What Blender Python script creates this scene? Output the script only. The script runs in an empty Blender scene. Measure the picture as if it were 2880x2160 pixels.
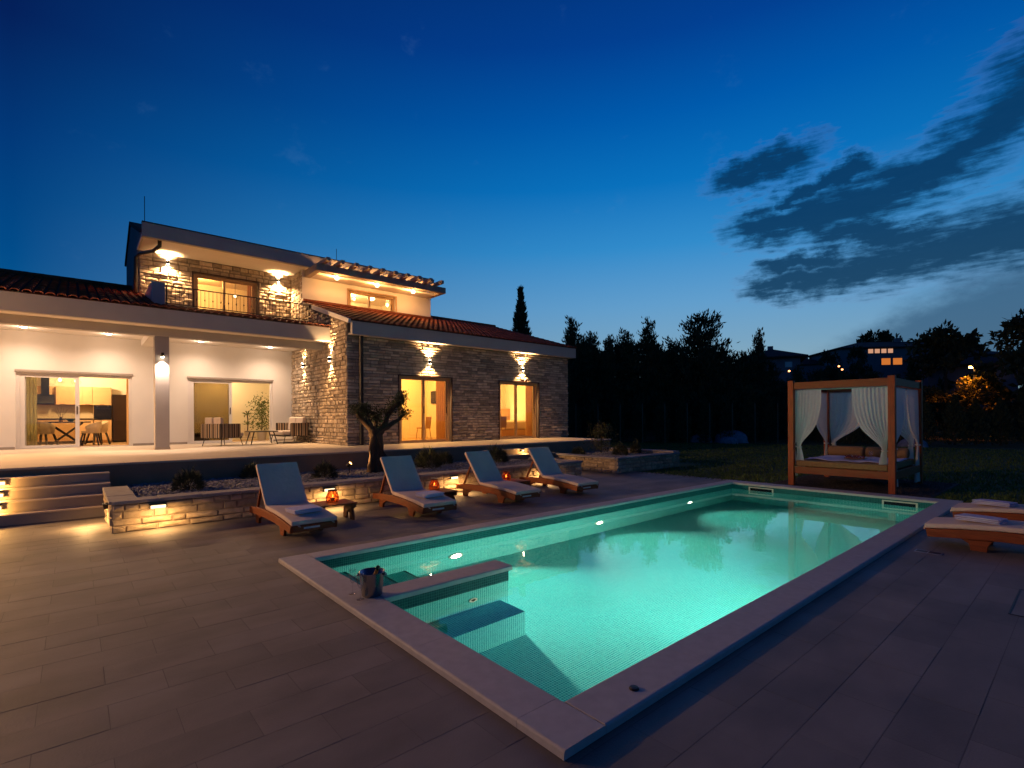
import bpy, bmesh, math, random
from mathutils import Vector, Matrix
import numpy as np
R = math.radians
PI = math.pi
rng = random.Random(7)
C = bpy.context.scene.collection
sc = bpy.context.scene

# ------------------------------------------------------------------ camera
YAW = .8587
cam = bpy.data.cameras.new('camera'); camo = bpy.data.objects.new('camera', cam); C.objects.link(camo)
cam.sensor_width = 36; cam.lens = 1427.16/2880*36
cam.shift_y = (1175.84-1080)/2880
cam.clip_end = 1000; cam.clip_start = .05
CAMP = Vector((0, 0, 1.65))
camo.matrix_world = Matrix.Translation(CAMP) @ Matrix.Rotation(YAW-PI/2, 4, 'Z') @ Matrix.Rotation(PI/2, 4, 'X') @ Matrix.Rotation(-.005, 4, 'Z')
sc.camera = camo

# ------------------------------------------------------------------ sky
world = bpy.data.worlds.new('World'); sc.world = world; world.use_nodes = True
def build_world():
    nt = world.node_tree; N = nt.nodes; L = nt.links; N.clear()
    def val(x):
        return x
    def setin(s, v):
        if isinstance(v, bpy.types.NodeSocket): L.new(v, s)
        else: s.default_value = v
    def m(op, a, b=0., c=0., clamp=False):
        n = N.new('ShaderNodeMath'); n.operation = op; n.use_clamp = clamp
        setin(n.inputs[0], a); setin(n.inputs[1], b); setin(n.inputs[2], c)
        return n.outputs[0]
    def sstep(x, a, b):
        n = N.new('ShaderNodeMapRange'); n.interpolation_type = 'SMOOTHSTEP'
        setin(n.inputs[0], x); n.inputs[1].default_value = a; n.inputs[2].default_value = b
        n.inputs[3].default_value = 0; n.inputs[4].default_value = 1
        return n.outputs[0]
    def mix(f, a, b):
        n = N.new('ShaderNodeMix'); n.data_type = 'RGBA'
        setin(n.inputs[0], f); setin(n.inputs[6], a); setin(n.inputs[7], b)
        return n.outputs[2]
    tc = N.new('ShaderNodeTexCoord'); sep = N.new('ShaderNodeSeparateXYZ'); L.new(tc.outputs['Generated'], sep.inputs[0])
    x, y, z = sep.outputs
    el = m('MULTIPLY', m('ARCSINE', z), 180/PI)
    az = m('MULTIPLY', m('ARCTAN2', y, x), 180/PI)
    # brighter towards the afterglow, azimuth 28 degrees
    ca, sa = math.cos(R(26)), math.sin(R(26))
    d = m('ADD', m('MULTIPLY', x, ca), m('MULTIPLY', y, sa))
    hl = m('SQRT', m('MAXIMUM', m('SUBTRACT', 1., m('MULTIPLY', z, z)), .0001))
    gr = N.new('ShaderNodeMapRange'); L.new(m('DIVIDE', d, hl), gr.inputs[0]); gr.inputs[1].default_value = .38; gr.inputs[2].default_value = 1.0
    gl = gr.outputs[0]
    lin = lambda c: tuple((v/255/12.92 if v < 11 else ((v/255+.055)/1.055)**2.4) for v in c)
    def ramp(stops):
        r = N.new('ShaderNodeValToRGB'); L.new(m('DIVIDE', m('ADD', el, 10.), 100.), r.inputs[0])
        e = r.color_ramp.elements
        while len(e) < len(stops): e.new(.5)
        for k, (p, c) in zip(e, stops): k.position = (p+10)/100; k.color = (*c, 1)
        return r.outputs[0]
    A = ramp([(e_, lin(c_)) for e_, c_ in ((-10, (40, 60, 70)), (-.5, (120, 150, 160)), (4, (142, 172, 184)), (8, (120, 164, 194)), (12, (98, 158, 204)), (18, (50, 140, 204)), (24, (10, 114, 190)), (30, (0, 90, 172)), (36, (2, 64, 146)), (46, (3, 42, 108)), (65, (3, 26, 72)), (90, (3, 20, 58)))])
    B = ramp([(e_, lin(c_)) for e_, c_ in ((-10, (20, 40, 60)), (-.5, (30, 92, 135)), (4, (22, 94, 142)), (9, (10, 88, 144)), (13.4, (2, 76, 138)), (22, (2, 56, 120)), (30, (4, 32, 90)), (45, (3, 22, 66)), (65, (3, 18, 54)), (90, (3, 16, 48)))])
    sky = mix(gl, B, A)
    # clouds: soft strips laid along given bearings and heights, torn by noise
    comb = N.new('ShaderNodeCombineXYZ'); L.new(az, comb.inputs[0]); L.new(el, comb.inputs[1])
    def noise(scale, detail, sx, sy, rot, seed):
        mp = N.new('ShaderNodeMapping'); L.new(comb.outputs[0], mp.inputs[0])
        mp.inputs['Scale'].default_value = (sx, sy, 1); mp.inputs['Rotation'].default_value = (0, 0, rot); mp.inputs['Location'].default_value = (seed, seed*.7, 0)
        n = N.new('ShaderNodeTexNoise'); n.inputs['Scale'].default_value = scale; n.inputs['Detail'].default_value = detail; n.inputs['Roughness'].default_value = .62
        L.new(mp.outputs[0], n.inputs[0]); return n.outputs[0], n.outputs[1]
    n1, n1c = noise(.26, 8, 1, 1.5, .38, 3.)
    n2, n2c = noise(.8, 8, .40, 2.9, .40, 11.)
    n0, n0c = noise(.11, 3, 1, 1, 0, 5.)
    px = m('ADD', az, m('MULTIPLY', m('SUBTRACT', n1, .5), 5.5)); py = m('ADD', el, m('MULTIPLY', m('SUBTRACT', N_ := noise(.33, 7, 1, 1.5, .38, 9.)[0], .5), 4.6))
    def capsule(a, b, ra, rb):
        dx, dy = b[0]-a[0], b[1]-a[1]; q = dx*dx+dy*dy
        ax_, ay_ = m('SUBTRACT', px, a[0]), m('SUBTRACT', py, a[1])
        t = m('DIVIDE', m('ADD', m('MULTIPLY', ax_, dx), m('MULTIPLY', ay_, dy)), q, clamp=True)
        ex = m('SUBTRACT', ax_, m('MULTIPLY', t, dx)); ey = m('SUBTRACT', ay_, m('MULTIPLY', t, dy))
        dist = m('SQRT', m('ADD', m('MULTIPLY', m('MULTIPLY', ex, ex), .5), m('MULTIPLY', m('MULTIPLY', ey, ey), 1.6)))
        r = m('MULTIPLY_ADD', t, (rb-ra)*1.12, ra*1.12)
        return m('SUBTRACT', 1., m('DIVIDE', dist, r))
    caps = [((23.8, 18.6), (14.0, 18.9), 2.0, 3.3), ((15., 19.4), (8.0, 20.6), 3.2, 2.5), ((8.5, 20.6), (1.0, 25.8), 2.5, 3.4), ((1., 25.6), (-12., 31.), 3.4, 5.),
            ((25.0, 23.2), (20.6, 24.0), 1.9, 2.2), ((20.5, 20.8), (15., 21.8), 1.2, 1.5), ((16.5, 16.9), (10.5, 15.6), 1.9, 2.0),
            ((22.6, 12.9), (13.5, 13.4), 1.7, 2.6), ((14.0, 13.6), (6.0, 14.2), 2.9, 3.4), ((6.5, 14.4), (-10., 14.6), 3.5, 5.2), ((21.4, 14.6), (17.6, 14.8), 1.4, 1.4),
            ((-10, 14.5), (-45., 19.), 5., 7.), ((-15, 27), (-60., 35.), 5., 8.)]
    s = capsule(*caps[0])
    for c in caps[1:]: s = m('MAXIMUM', s, capsule(*c))
    s = m('ADD', s, m('MULTIPLY', m('SUBTRACT', n2, .5), 1.45))
    dens = sstep(s, -.16, .74)
    rim = m('SUBTRACT', sstep(s, -.32, .06), dens, clamp=True)
    low = mix(m('MULTIPLY', m('SUBTRACT', 1., dens), m('MULTIPLY', rim, .11)), sky, (.20, .20, .36, 1))
    # far veil low on the right
    h = N.new('ShaderNodeMapRange'); L.new(az, h.inputs[0]); h.inputs[1].default_value = 21; h.inputs[2].default_value = 4; h.interpolation_type = 'SMOOTHSTEP'
    top = m('MULTIPLY_ADD', h.outputs[0], 7., 5.2)
    veil = m('MULTIPLY', sstep(m('ADD', m('SUBTRACT', top, el), m('MULTIPLY', m('SUBTRACT', n1, .5), 5.)), -1.6, 2.2), sstep(m('MULTIPLY', az, -1.), -28., -14.))
    veil = m('MULTIPLY', veil, sstep(m('ADD', el, m('MULTIPLY', n1, 2.)), 2.6, 6.2))
    low = mix(m('MULTIPLY', veil, .8), low, (.032, .100, .195, 1))
    ccol = mix(sstep(el, 9., 22.), (.008, .050, .112, 1), (.0015, .034, .110, 1))
    ccol = mix(m('MULTIPLY', n2, .25), ccol, (.012, .07, .17, 1))
    out = mix(m('MULTIPLY', dens, .95), low, ccol)
    # faint wisps high up
    w = sstep(m('ADD', n1, m('MULTIPLY', n0, .6)), .93, 1.2)
    out = mix(m('MULTIPLY', w, .12), out, (.10, .25, .50, 1))
    bg = N.new('ShaderNodeBackground'); L.new(out, bg.inputs[0]); bg.inputs[1].default_value = SKY
    o = N.new('ShaderNodeOutputWorld'); L.new(bg.outputs[0], o.inputs[0])
SKY = 1.0
build_world()
# the sun has set: only its cool, very soft afterglow is left
sun = bpy.data.lights.new('afterglow_sun', 'SUN'); sun.energy = .03; sun.angle = R(60); sun.color = (1, .62, .50)
suno = bpy.data.objects.new('afterglow_sun', sun); C.objects.link(suno)
suno.rotation_euler = (R(62), 0, R(26+90))
sc.view_settings.view_transform = 'Standard'; sc.view_settings.look = 'None'
sc.view_settings.exposure = 0; sc.view_settings.gamma = 1; sc.view_settings.use_curve_mapping = False
sc.render.engine = 'CYCLES'
cy = sc.cycles
cy.use_denoising = True
try: cy.denoiser = 'OPENIMAGEDENOISE'
except Exception: pass
cy.max_bounces = 9; cy.diffuse_bounces = 4; cy.glossy_bounces = 4; cy.transmission_bounces = 8; cy.transparent_max_bounces = 12
cy.sample_clamp_indirect = 3; cy.blur_glossy = .5
cy.caustics_reflective = False; cy.caustics_refractive = True

# ------------------------------------------------------------------ materials
M = {}
def mat(name, col, rough=.6, var=.18, scale=6., bump=0., bscale=60., metal=0., rnd=0., detail=6, emis=None, estr=0., stretch=None, spec=.4, dirt=0., alpha=None, transl=0.):
    m = bpy.data.materials.new(name); m.use_nodes = True
    nt = m.node_tree; N = nt.nodes; L = nt.links
    b = N['Principled BSDF']; b.inputs['Roughness'].default_value = rough; b.inputs['Metallic'].default_value = metal
    b.inputs['Specular IOR Level'].default_value = spec
    tc = N.new('ShaderNodeTexCoord'); mp = N.new('ShaderNodeMapping'); L.new(tc.outputs['Object'], mp.inputs[0])
    if stretch: mp.inputs['Scale'].default_value = stretch
    n = N.new('ShaderNodeTexNoise'); n.inputs['Scale'].default_value = scale; n.inputs['Detail'].default_value = detail; L.new(mp.outputs[0], n.inputs[0])
    rm = N.new('ShaderNodeMapRange'); L.new(n.outputs[0], rm.inputs[0]); rm.inputs[1].default_value = .25; rm.inputs[2].default_value = .75
    rm.inputs[3].default_value = 1-var; rm.inputs[4].default_value = 1+var
    f = rm.outputs[0]
    if rnd:
        g = N.new('ShaderNodeNewGeometry'); oi = N.new('ShaderNodeObjectInfo')
        ad = N.new('ShaderNodeMath'); ad.operation = 'ADD'; L.new(g.outputs['Random Per Island'], ad.inputs[0]); L.new(oi.outputs['Random'], ad.inputs[1])
        fr = N.new('ShaderNodeMath'); fr.operation = 'FRACT'; L.new(ad.outputs[0], fr.inputs[0])
        r2 = N.new('ShaderNodeMapRange'); L.new(fr.outputs[0], r2.inputs[0]); r2.inputs[3].default_value = 1-rnd; r2.inputs[4].default_value = 1+rnd
        mu = N.new('ShaderNodeMath'); mu.operation = 'MULTIPLY'; L.new(f, mu.inputs[0]); L.new(r2.outputs[0], mu.inputs[1]); f = mu.outputs[0]
    vm = N.new('ShaderNodeVectorMath'); vm.operation = 'SCALE'; vm.inputs[0].default_value = col; L.new(f, vm.inputs[3])
    L.new(vm.outputs[0], b.inputs['Base Color'])
    if bump:
        n2 = N.new('ShaderNodeTexNoise'); n2.inputs['Scale'].default_value = bscale; n2.inputs['Detail'].default_value = 5; L.new(mp.outputs[0], n2.inputs[0])
        bp = N.new('ShaderNodeBump'); bp.inputs['Strength'].default_value = bump; bp.inputs['Distance'].default_value = .02; L.new(n2.outputs[0], bp.inputs['Height']); L.new(bp.outputs[0], b.inputs['Normal'])
    if emis: b.inputs['Emission Color'].default_value = (*emis, 1); b.inputs['Emission Strength'].default_value = estr
    if transl:
        t = N.new('ShaderNodeBsdfTranslucent'); L.new(vm.outputs[0], t.inputs[0]); mx = N.new('ShaderNodeMixShader'); mx.inputs[0].default_value = transl
        L.new(b.outputs[0], mx.inputs[1]); L.new(t.outputs[0], mx.inputs[2]); L.new(mx.outputs[0], N['Material Output'].inputs[0])
    M[name] = m; return m
def glass(name, tint=(1, 1, 1), refl=1.0, rough=0.):
    m = bpy.data.materials.new(name); m.use_nodes = True; nt = m.node_tree; N = nt.nodes; L = nt.links; N.remove(N['Principled BSDF'])
    t = N.new('ShaderNodeBsdfTransparent'); t.inputs[0].default_value = (*tint, 1); g = N.new('ShaderNodeBsdfGlossy'); g.inputs['Roughness'].default_value = rough
    lw = N.new('ShaderNodeLayerWeight'); lw.inputs[0].default_value = .5; pw = N.new('ShaderNodeMath'); pw.operation = 'POWER'; L.new(lw.outputs['Facing'], pw.inputs[0]); pw.inputs[1].default_value = 4.; mu = N.new('ShaderNodeMath'); mu.operation = 'MULTIPLY_ADD'; mu.use_clamp = True; mu.inputs[1].default_value = .75*refl; mu.inputs[2].default_value = .04*refl; L.new(pw.outputs[0], mu.inputs[0])
    mx = N.new('ShaderNodeMixShader'); L.new(mu.outputs[0], mx.inputs[0]); L.new(t.outputs[0], mx.inputs[1]); L.new(g.outputs[0], mx.inputs[2]); L.new(mx.outputs[0], N['Material Output'].inputs[0])
    M[name] = m; return m
def emat(name, col, s):
    m = bpy.data.materials.new(name); m.use_nodes = True; N = m.node_tree.nodes; N.remove(N['Principled BSDF'])
    e = N.new('ShaderNodeEmission'); e.inputs[0].default_value = (*col, 1); e.inputs[1].default_value = s
    m.node_tree.links.new(e.outputs[0], N['Material Output'].inputs[0]); M[name] = m; return m
WARM = (1., .46, .13); WARM2 = (1., .52, .20); PEACH = (1., .66, .40)
mat('plaster', (.78, .74, .68), .85, .03, 2, .06, 180)
mat('plaster_in', (.80, .72, .58), .85, .02, 1.5)
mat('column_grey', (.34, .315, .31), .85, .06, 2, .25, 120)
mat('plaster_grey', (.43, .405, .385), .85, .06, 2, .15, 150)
mat('plinth', (.27, .19, .125), .8, .14, 3, .15, 90)
mat('stone', (.46, .37, .27), .85, .25, 9, .5, 45, rnd=.38)
mat('stone_planter', (.46, .36, .24), .85, .28, 10, .5, 50, rnd=.30)
mat('mortar', (.20, .17, .14), .95, .15, 20, .3, 120)
mat('mortar_planter', (.36, .29, .21), .95, .15, 20, .3, 120)
mat('cap_stone', (.34, .32, .30), .8, .15, 8, .25, 60, rnd=.1)
mat('deck_tile', (.205, .182, .157), .60, .30, 1.3, .16, 60, rnd=.10, stretch=(1, 1.6, 1), detail=9)
mat('deck_joint', (.15, .137, .125), .9, .1, 20)
mat('terrace_tile', (.52, .44, .35), .6, .07, 2, .03, 60, stretch=(.4, 3, 1))
mat('coping', (.46, .44, .43), .6, .10, 14, .12, 160, rnd=.04)
mat('terracotta', (.24, .062, .028), .8, .25, 7, .2, 40, rnd=.3)
mat('terracotta_base', (.05, .018, .011), .9, .1, 7)
mat('wood', (.25, .060, .011), .5, .30, 5, .12, 30, stretch=(14, 1, 14), rnd=.12)
mat('wood_y', (.25, .060, .011), .5, .30, 5, .12, 30, stretch=(14, 1, 14), rnd=.12)
mat('wood_z', (.34, .058, .007), .5, .35, 5, .12, 30, stretch=(12, 12, 1), rnd=.08)
mat('wood_dark', (.12, .05, .022), .5, .25, 5, .1, 30, stretch=(1, 14, 14), rnd=.12)
mat('concrete', (.34, .29, .25), .8, .1, 4, .15, 90)
mat('joist', (.40, .33, .27), .8, .12, 5, .1, 60)
mat('cushion', (.74, .60, .49), .9, .06, 5, .35, 16)
mat('towel', (.62, .62, .82), .95, .05, 60, .4, 260)
mat('white_frame', (.74, .70, .66), .4, .02, 3)
mat('dark_frame', (.045, .022, .015), .45, .1, 5)
mat('oak_frame', (.42, .27, .14), .5, .15, 8, stretch=(8, 8, 1))
mat('black_metal', (.018, .015, .014), .45, .1, 8, metal=.3)
mat('pipe', (.035, .028, .025), .4, .1, 6, metal=.4)
mat('steel', (.36, .34, .32), .20, .05, 6, metal=1.)
mat('foil', (.75, .45, .12), .3, .2, 20, metal=1.)
mat('bottle', (.02, .035, .015), .12, .1, 6)
mat('bark', (.085, .052, .03), .9, .35, 14, .8, 28, stretch=(3, 3, .8))
mat('bark_dark', (.05, .04, .03), .9, .3, 10)
mat('olive_leaf', (.060, .068, .026), .6, .3, 20, rnd=.3, transl=.25)
mat('shrub_leaf', (.045, .055, .028), .7, .3, 15, rnd=.3)
mat('pine_leaf', (.050, .062, .026), .8, .3, 4, rnd=.3)
mat('conifer_leaf', (.055, .070, .030), .8, .3, 4, rnd=.3)
mat('broad_leaf', (.040, .055, .022), .75, .3, 4, rnd=.35, transl=.2)
mat('house_leaf', (.10, .13, .035), .6, .3, 10, rnd=.3, transl=.3)
mat('grass', (.085, .14, .026), .85, .35, 1.2, rnd=.35)
mat('lawn', (.045, .078, .016), .95, .4, .8, .4, 40)
mat('pebble', (.24, .245, .26), .8, .2, 10, rnd=.35)
mat('gravel_bed', (.10, .095, .09), .95, .4, 60, .8, 120)
mat('pad_gravel', (.07, .062, .055), .95, .5, 70, .8, 120)
mat('curtain', (.84, .84, .76), .9, .04, 20, transl=.42)
mat('drape', (.66, .42, .20), .9, .06, 8, transl=.3)
mat('drape_green', (.55, .50, .28), .9, .06, 8, transl=.3)
mat('mattress', (.30, .175, .07), .85, .18, 16, .25, 120)
mat('bolster', (.30, .18, .085), .85, .08, 20, .2, 160)
mat('blanket', (.60, .58, .78), .95, .06, 40, .35, 160)
mat('cabinet', (.50, .30, .14), .5, .06, 3, stretch=(1, 1, 5))
mat('counter', (.028, .019, .015), .35, .15, 6)
mat('backsplash', (.60, .46, .28), .5, .05, 4)
mat('appliance', (.012, .010, .010), .12, .05, 4)
mat('fridge', (.035, .02, .014), .18, .05, 4, metal=.4)
mat('chair_shell', (.42, .30, .17), .7, .06, 8)
mat('floor_in', (.42, .26, .13), .45, .15, 3, stretch=(1, 8, 1))
mat('sofa_dark', (.035, .028, .026), .85, .1, 12)
mat('pillow', (.56, .47, .40), .9, .04, 30, .1, 200)
mat('bed_linen', (.75, .66, .52), .9, .04, 10, .2, 20)
mat('pot', (.55, .46, .32), .6, .06, 5)
mat('far_wall', (.16, .16, .19), .9, .1, 1)
mat('far_roof', (.045, .032, .030), .9, .25, 3, stretch=(8, 1, 1))
mat('far_stone', (.17, .13, .10), .95, .4, 2, .3, 10)
mat('cherry', (.16, .012, .012), .3, .2, 20)
mat('rattan', (.36, .10, .02), .6, .2, 30)
mat('tag', (.75, .72, .66), .8, .03, 10)
mat('skimmer', (.62, .60, .50), .5, .04, 5)
mat('drain', (.42, .40, .42), .35, .1, 10, metal=.8)
mat('stake', (.20, .15, .10), .9, .2, 10)
mat('silver', (.55, .5, .45), .3, .1, 10, metal=.9)
mat('yard_clutter', (.22, .24, .30), .8, .3, 6)
glass('pane', (.93, .92, .88), 1.0); glass('pane_tint', (.60, .54, .40), 1.0); glass('wine_glass', (.985, .99, .99), 1.6); glass('lantern_glass', (.95, .55, .25), .6)
emat('lamp_warm', (1., .80, .52), 60.); emat('lamp_globe', (1., .70, .36), 14.); emat('lamp_peach', (1., .82, .62), 26.); emat('lamp_brick', (1, .76, .46), 2.4); emat('lamp_candle', (1., .32, .07), 9.); emat('lamp_pool', (1., .93, .66), 60.)
emat('lamp_street', (1., .42, .08), 60.); emat('lamp_spot', (1., .52, .14), 16.); emat('far_window', (1., .50, .30), .62); emat('far_window_orange', (1., .28, .05), .6); mat('far_glass', (.35, .42, .50), .1, .05, 2, spec=.8); emat('lamp_dot', (1., .35, .12), 6.); emat('lamp_bulb', (1., .72, .36), 12.)

def striped(name, cols, freq, axis=0):
    m = bpy.data.materials.new(name); m.use_nodes = True; nt = m.node_tree; N = nt.nodes; L = nt.links; b = N['Principled BSDF']; b.inputs['Roughness'].default_value = .9
    tc = N.new('ShaderNodeTexCoord'); sp = N.new('ShaderNodeSeparateXYZ'); L.new(tc.outputs['Object'], sp.inputs[0])
    ad = N.new('ShaderNodeMath'); ad.operation = 'ADD'; L.new(sp.outputs[0], ad.inputs[0]); L.new(sp.outputs[1], ad.inputs[1])
    mu = N.new('ShaderNodeMath'); mu.operation = 'MULTIPLY'; mu.inputs[1].default_value = freq; L.new(ad.outputs[0], mu.inputs[0])
    fr = N.new('ShaderNodeMath'); fr.operation = 'FRACT'; L.new(mu.outputs[0], fr.inputs[0])
    r = N.new('ShaderNodeValToRGB'); r.color_ramp.interpolation = 'CONSTANT'; L.new(fr.outputs[0], r.inputs[0]); e = r.color_ramp.elements
    while len(e) < len(cols): e.new(.5)
    for k, (p, c) in zip(e, cols): k.position = p; k.color = (*c, 1)
    L.new(r.outputs[0], b.inputs['Base Color']); M[name] = m
tan, brn, drk, crm = (.34, .25, .17), (.12, .075, .045), (.035, .025, .02), (.52, .44, .34)
striped('stripes', [(0, drk), (.12, crm), (.17, brn), (.30, tan), (.36, drk), (.52, tan), (.58, brn), (.66, crm), (.70, drk), (.86, tan), (.93, brn)], 2.6)

def mosaic(name, colA, colB, grout, size):
    m = bpy.data.materials.new(name); m.use_nodes = True; nt = m.node_tree; N = nt.nodes; L = nt.links; b = N['Principled BSDF']; b.inputs['Roughness'].default_value = .5; b.inputs['Specular IOR Level'].default_value = .08
    g = N.new('ShaderNodeNewGeometry'); sp = N.new('ShaderNodeSeparateXYZ'); L.new(g.outputs['Position'], sp.inputs[0]); sn = N.new('ShaderNodeSeparateXYZ'); L.new(g.outputs['True Normal'], sn.inputs[0])
    def m_(op, a, b_=0.):
        n = N.new('ShaderNodeMath'); n.operation = op
        for s, v in zip(n.inputs, (a, b_)):
            if isinstance(v, bpy.types.NodeSocket): L.new(v, s)
            else: s.default_value = v
        return n.outputs[0]
    def line(k):      # 1 on a joint, for faces not facing along axis k
        f = m_('FRACT', m_('DIVIDE', sp.outputs[k], size)); d = m_('ABSOLUTE', m_('SUBTRACT', f, .5))
        j = m_('GREATER_THAN', d, .44); return m_('MULTIPLY', j, m_('LESS_THAN', m_('ABSOLUTE', sn.outputs[k]), .5))
    j = m_('MAXIMUM', m_('MAXIMUM', line(0), line(1)), line(2))
    sn2 = N.new('ShaderNodeVectorMath'); sn2.operation = 'SCALE'; L.new(g.outputs['Position'], sn2.inputs[0]); sn2.inputs[3].default_value = 1/size
    fl = N.new('ShaderNodeVectorMath'); fl.operation = 'FLOOR'; L.new(sn2.outputs[0], fl.inputs[0]); wn = N.new('ShaderNodeTexWhiteNoise'); L.new(fl.outputs[0], wn.inputs[0])
    mx = N.new('ShaderNodeMix'); mx.data_type = 'RGBA'; L.new(wn.outputs[0], mx.inputs[0]); mx.inputs[6].default_value = (*colA, 1); mx.inputs[7].default_value = (*colB, 1)
    m2 = N.new('ShaderNodeMix'); m2.data_type = 'RGBA'; L.new(j, m2.inputs[0]); L.new(mx.outputs[2], m2.inputs[6]); m2.inputs[7].default_value = (*grout, 1)
    L.new(m2.outputs[2], b.inputs['Base Color'])
    bp = N.new('ShaderNodeBump'); bp.inputs['Strength'].default_value = .3; bp.inputs['Distance'].default_value = -.003; L.new(j, bp.inputs['Height']); L.new(bp.outputs[0], b.inputs['Normal'])
    M[name] = m
mosaic('mosaic', (.010, .30, .31), (.030, .41, .40), (.42, .86, .80), .0262)
mosaic('mosaic_shaded', (.005, .075, .085), (.010, .11, .115), (.06, .25, .24), .0262)  # pool mosaic with the shade above the water painted into its colours
mosaic('mosaic_dark', (.006, .10, .10), (.02, .18, .17), (.05, .30, .28), .0245)
def water_mat():
    m = bpy.data.materials.new('water'); m.use_nodes = True; nt = m.node_tree; N = nt.nodes; L = nt.links; b = N['Principled BSDF']
    b.inputs['Base Color'].default_value = (.90, .985, .96, 1); b.inputs['Transmission Weight'].default_value = 1; b.inputs['IOR'].default_value = 1.333; b.inputs['Roughness'].default_value = 0
    tc = N.new('ShaderNodeTexCoord'); n = N.new('ShaderNodeTexNoise'); n.inputs['Scale'].default_value = 2.6; n.inputs['Detail'].default_value = 3; L.new(tc.outputs['Object'], n.inputs[0])
    bp = N.new('ShaderNodeBump'); bp.inputs['Strength'].default_value = .07; bp.inputs['Distance'].default_value = .02; L.new(n.outputs[0], bp.inputs['Height']); L.new(bp.outputs[0], b.inputs['Normal'])
    M['water'] = m
water_mat()

# ------------------------------------------------------------------ helpers
class MB:
    def __init__(s): s.v = []; s.f = []
    def add(s, vs, fs):
        n = len(s.v); s.v += [tuple(p) for p in vs]; s.f += [tuple(i+n for i in f) for f in fs]; return s
    def box(s, x0, x1, y0, y1, z0, z1):
        return s.add([(x0, y0, z0), (x1, y0, z0), (x1, y1, z0), (x0, y1, z0), (x0, y0, z1), (x1, y0, z1), (x1, y1, z1), (x0, y1, z1)],
                     [(0, 3, 2, 1), (4, 5, 6, 7), (0, 1, 5, 4), (1, 2, 6, 5), (2, 3, 7, 6), (3, 0, 4, 7)])
    def prism(s, poly, ax, a, b):      # poly in the two other axes, extruded along ax from a to b
        def P(p, t): return {0: (t, p[0], p[1]), 1: (p[0], t, p[1]), 2: (p[0], p[1], t)}[ax]
        n = len(poly); ar = sum(poly[i][0]*poly[(i+1) % n][1]-poly[(i+1) % n][0]*poly[i][1] for i in range(n))
        if (ar < 0) != (ax == 1): poly = poly[::-1]
        vs = [P(p, a) for p in poly]+[P(p, b) for p in poly]
        return s.add(vs, [tuple(range(n))[::-1], tuple(range(n, 2*n))]+[(i, (i+1) % n, n+(i+1) % n, n+i) for i in range(n)])
    def tube(s, pts, r, seg=8, cap=True):
        pts = [Vector(p) for p in pts]; rs = r if isinstance(r, (list, tuple)) else [r]*len(pts); rings = []; up = None
        for i, p in enumerate(pts):
            t = (pts[min(i+1, len(pts)-1)]-pts[max(i-1, 0)]).normalized()
            if up is None: up = t.orthogonal().normalized()
            else: up = (up-t*up.dot(t)).normalized()
            sd = t.cross(up); rings.append([p+(up*math.cos(2*PI*k/seg)+sd*math.sin(2*PI*k/seg))*rs[i] for k in range(seg)])
        n = len(pts); vs = [v for q in rings for v in q]; fs = [(i*seg+k, i*seg+(k+1) % seg, (i+1)*seg+(k+1) % seg, (i+1)*seg+k) for i in range(n-1) for k in range(seg)]
        if cap: fs += [tuple(range(seg))[::-1], tuple((n-1)*seg+k for k in range(seg))]
        return s.add(vs, fs)
    def lathe(s, prof, cx, cy_, seg=16, z0=0.):
        vs = []; fs = []
        for r, z in prof: vs += [(cx+r*math.cos(2*PI*k/seg), cy_+r*math.sin(2*PI*k/seg), z+z0) for k in range(seg)]
        for i in range(len(prof)-1): fs += [(i*seg+k, i*seg+(k+1) % seg, (i+1)*seg+(k+1) % seg, (i+1)*seg+k) for k in range(seg)]
        if prof[0][0] > .001: fs.append(tuple(range(seg))[::-1])
        if prof[-1][0] > .001: fs.append(tuple((len(prof)-1)*seg+k for k in range(seg)))
        return s.add(vs, fs)
    def bar(s, a, b, w, h, upv=(0, 0, 1)):
        a, b = Vector(a), Vector(b); t = (b-a).normalized(); u = Vector(upv); sd = t.cross(u).normalized()*(w/2); u = sd.cross(t).normalized()*(h/2)
        vs = [p+i*sd+j*u for p in (a, b) for i, j in ((-1, -1), (1, -1), (1, 1), (-1, 1))]
        return s.add(vs, [(0, 1, 2, 3)[::-1], (4, 5, 6, 7), (0, 1, 5, 4), (1, 2, 6, 5), (2, 3, 7, 6), (3, 0, 4, 7)][0:6])
def wloc(o):
    v = Vector((0, 0, 0))
    while o is not None: v += o.location; o = o.parent
    return v
def obj(name, mb, m, parent=None, local=False, smooth=False, bevel=0., kind=None, seg=2):
    off = Vector((0, 0, 0)) if (parent is None or local) else wloc(parent)
    me = bpy.data.meshes.new(name); vs = [(p[0]-off.x, p[1]-off.y, p[2]-off.z) for p in mb.v] if off.length else mb.v
    me.from_pydata(vs, [], mb.f)
    bm = bmesh.new(); bm.from_mesh(me); bmesh.ops.recalc_face_normals(bm, faces=bm.faces); bm.to_mesh(me); bm.free()
    me.materials.append(M[m] if isinstance(m, str) else m)
    if smooth: me.polygons.foreach_set('use_smooth', [True]*len(me.polygons))
    o = bpy.data.objects.new(name, me); C.objects.link(o)
    if parent is not None: o.parent = parent
    if bevel:
        b = o.modifiers.new('bevel', 'BEVEL'); b.width = bevel; b.segments = seg; b.limit_method = 'ANGLE'; b.angle_limit = R(40)
    if kind: o['kind'] = kind
    return o
def raw(name, vs, fs, m, parent=None, kind=None, smooth=False):     # large meshes, verts already local
    me = bpy.data.meshes.new(name); me.from_pydata(vs, [], fs); me.materials.append(M[m])
    if smooth: me.polygons.foreach_set('use_smooth', [True]*len(me.polygons))
    o = bpy.data.objects.new(name, me); C.objects.link(o)
    if parent is not None: o.parent = parent
    if kind: o['kind'] = kind
    return o
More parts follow.
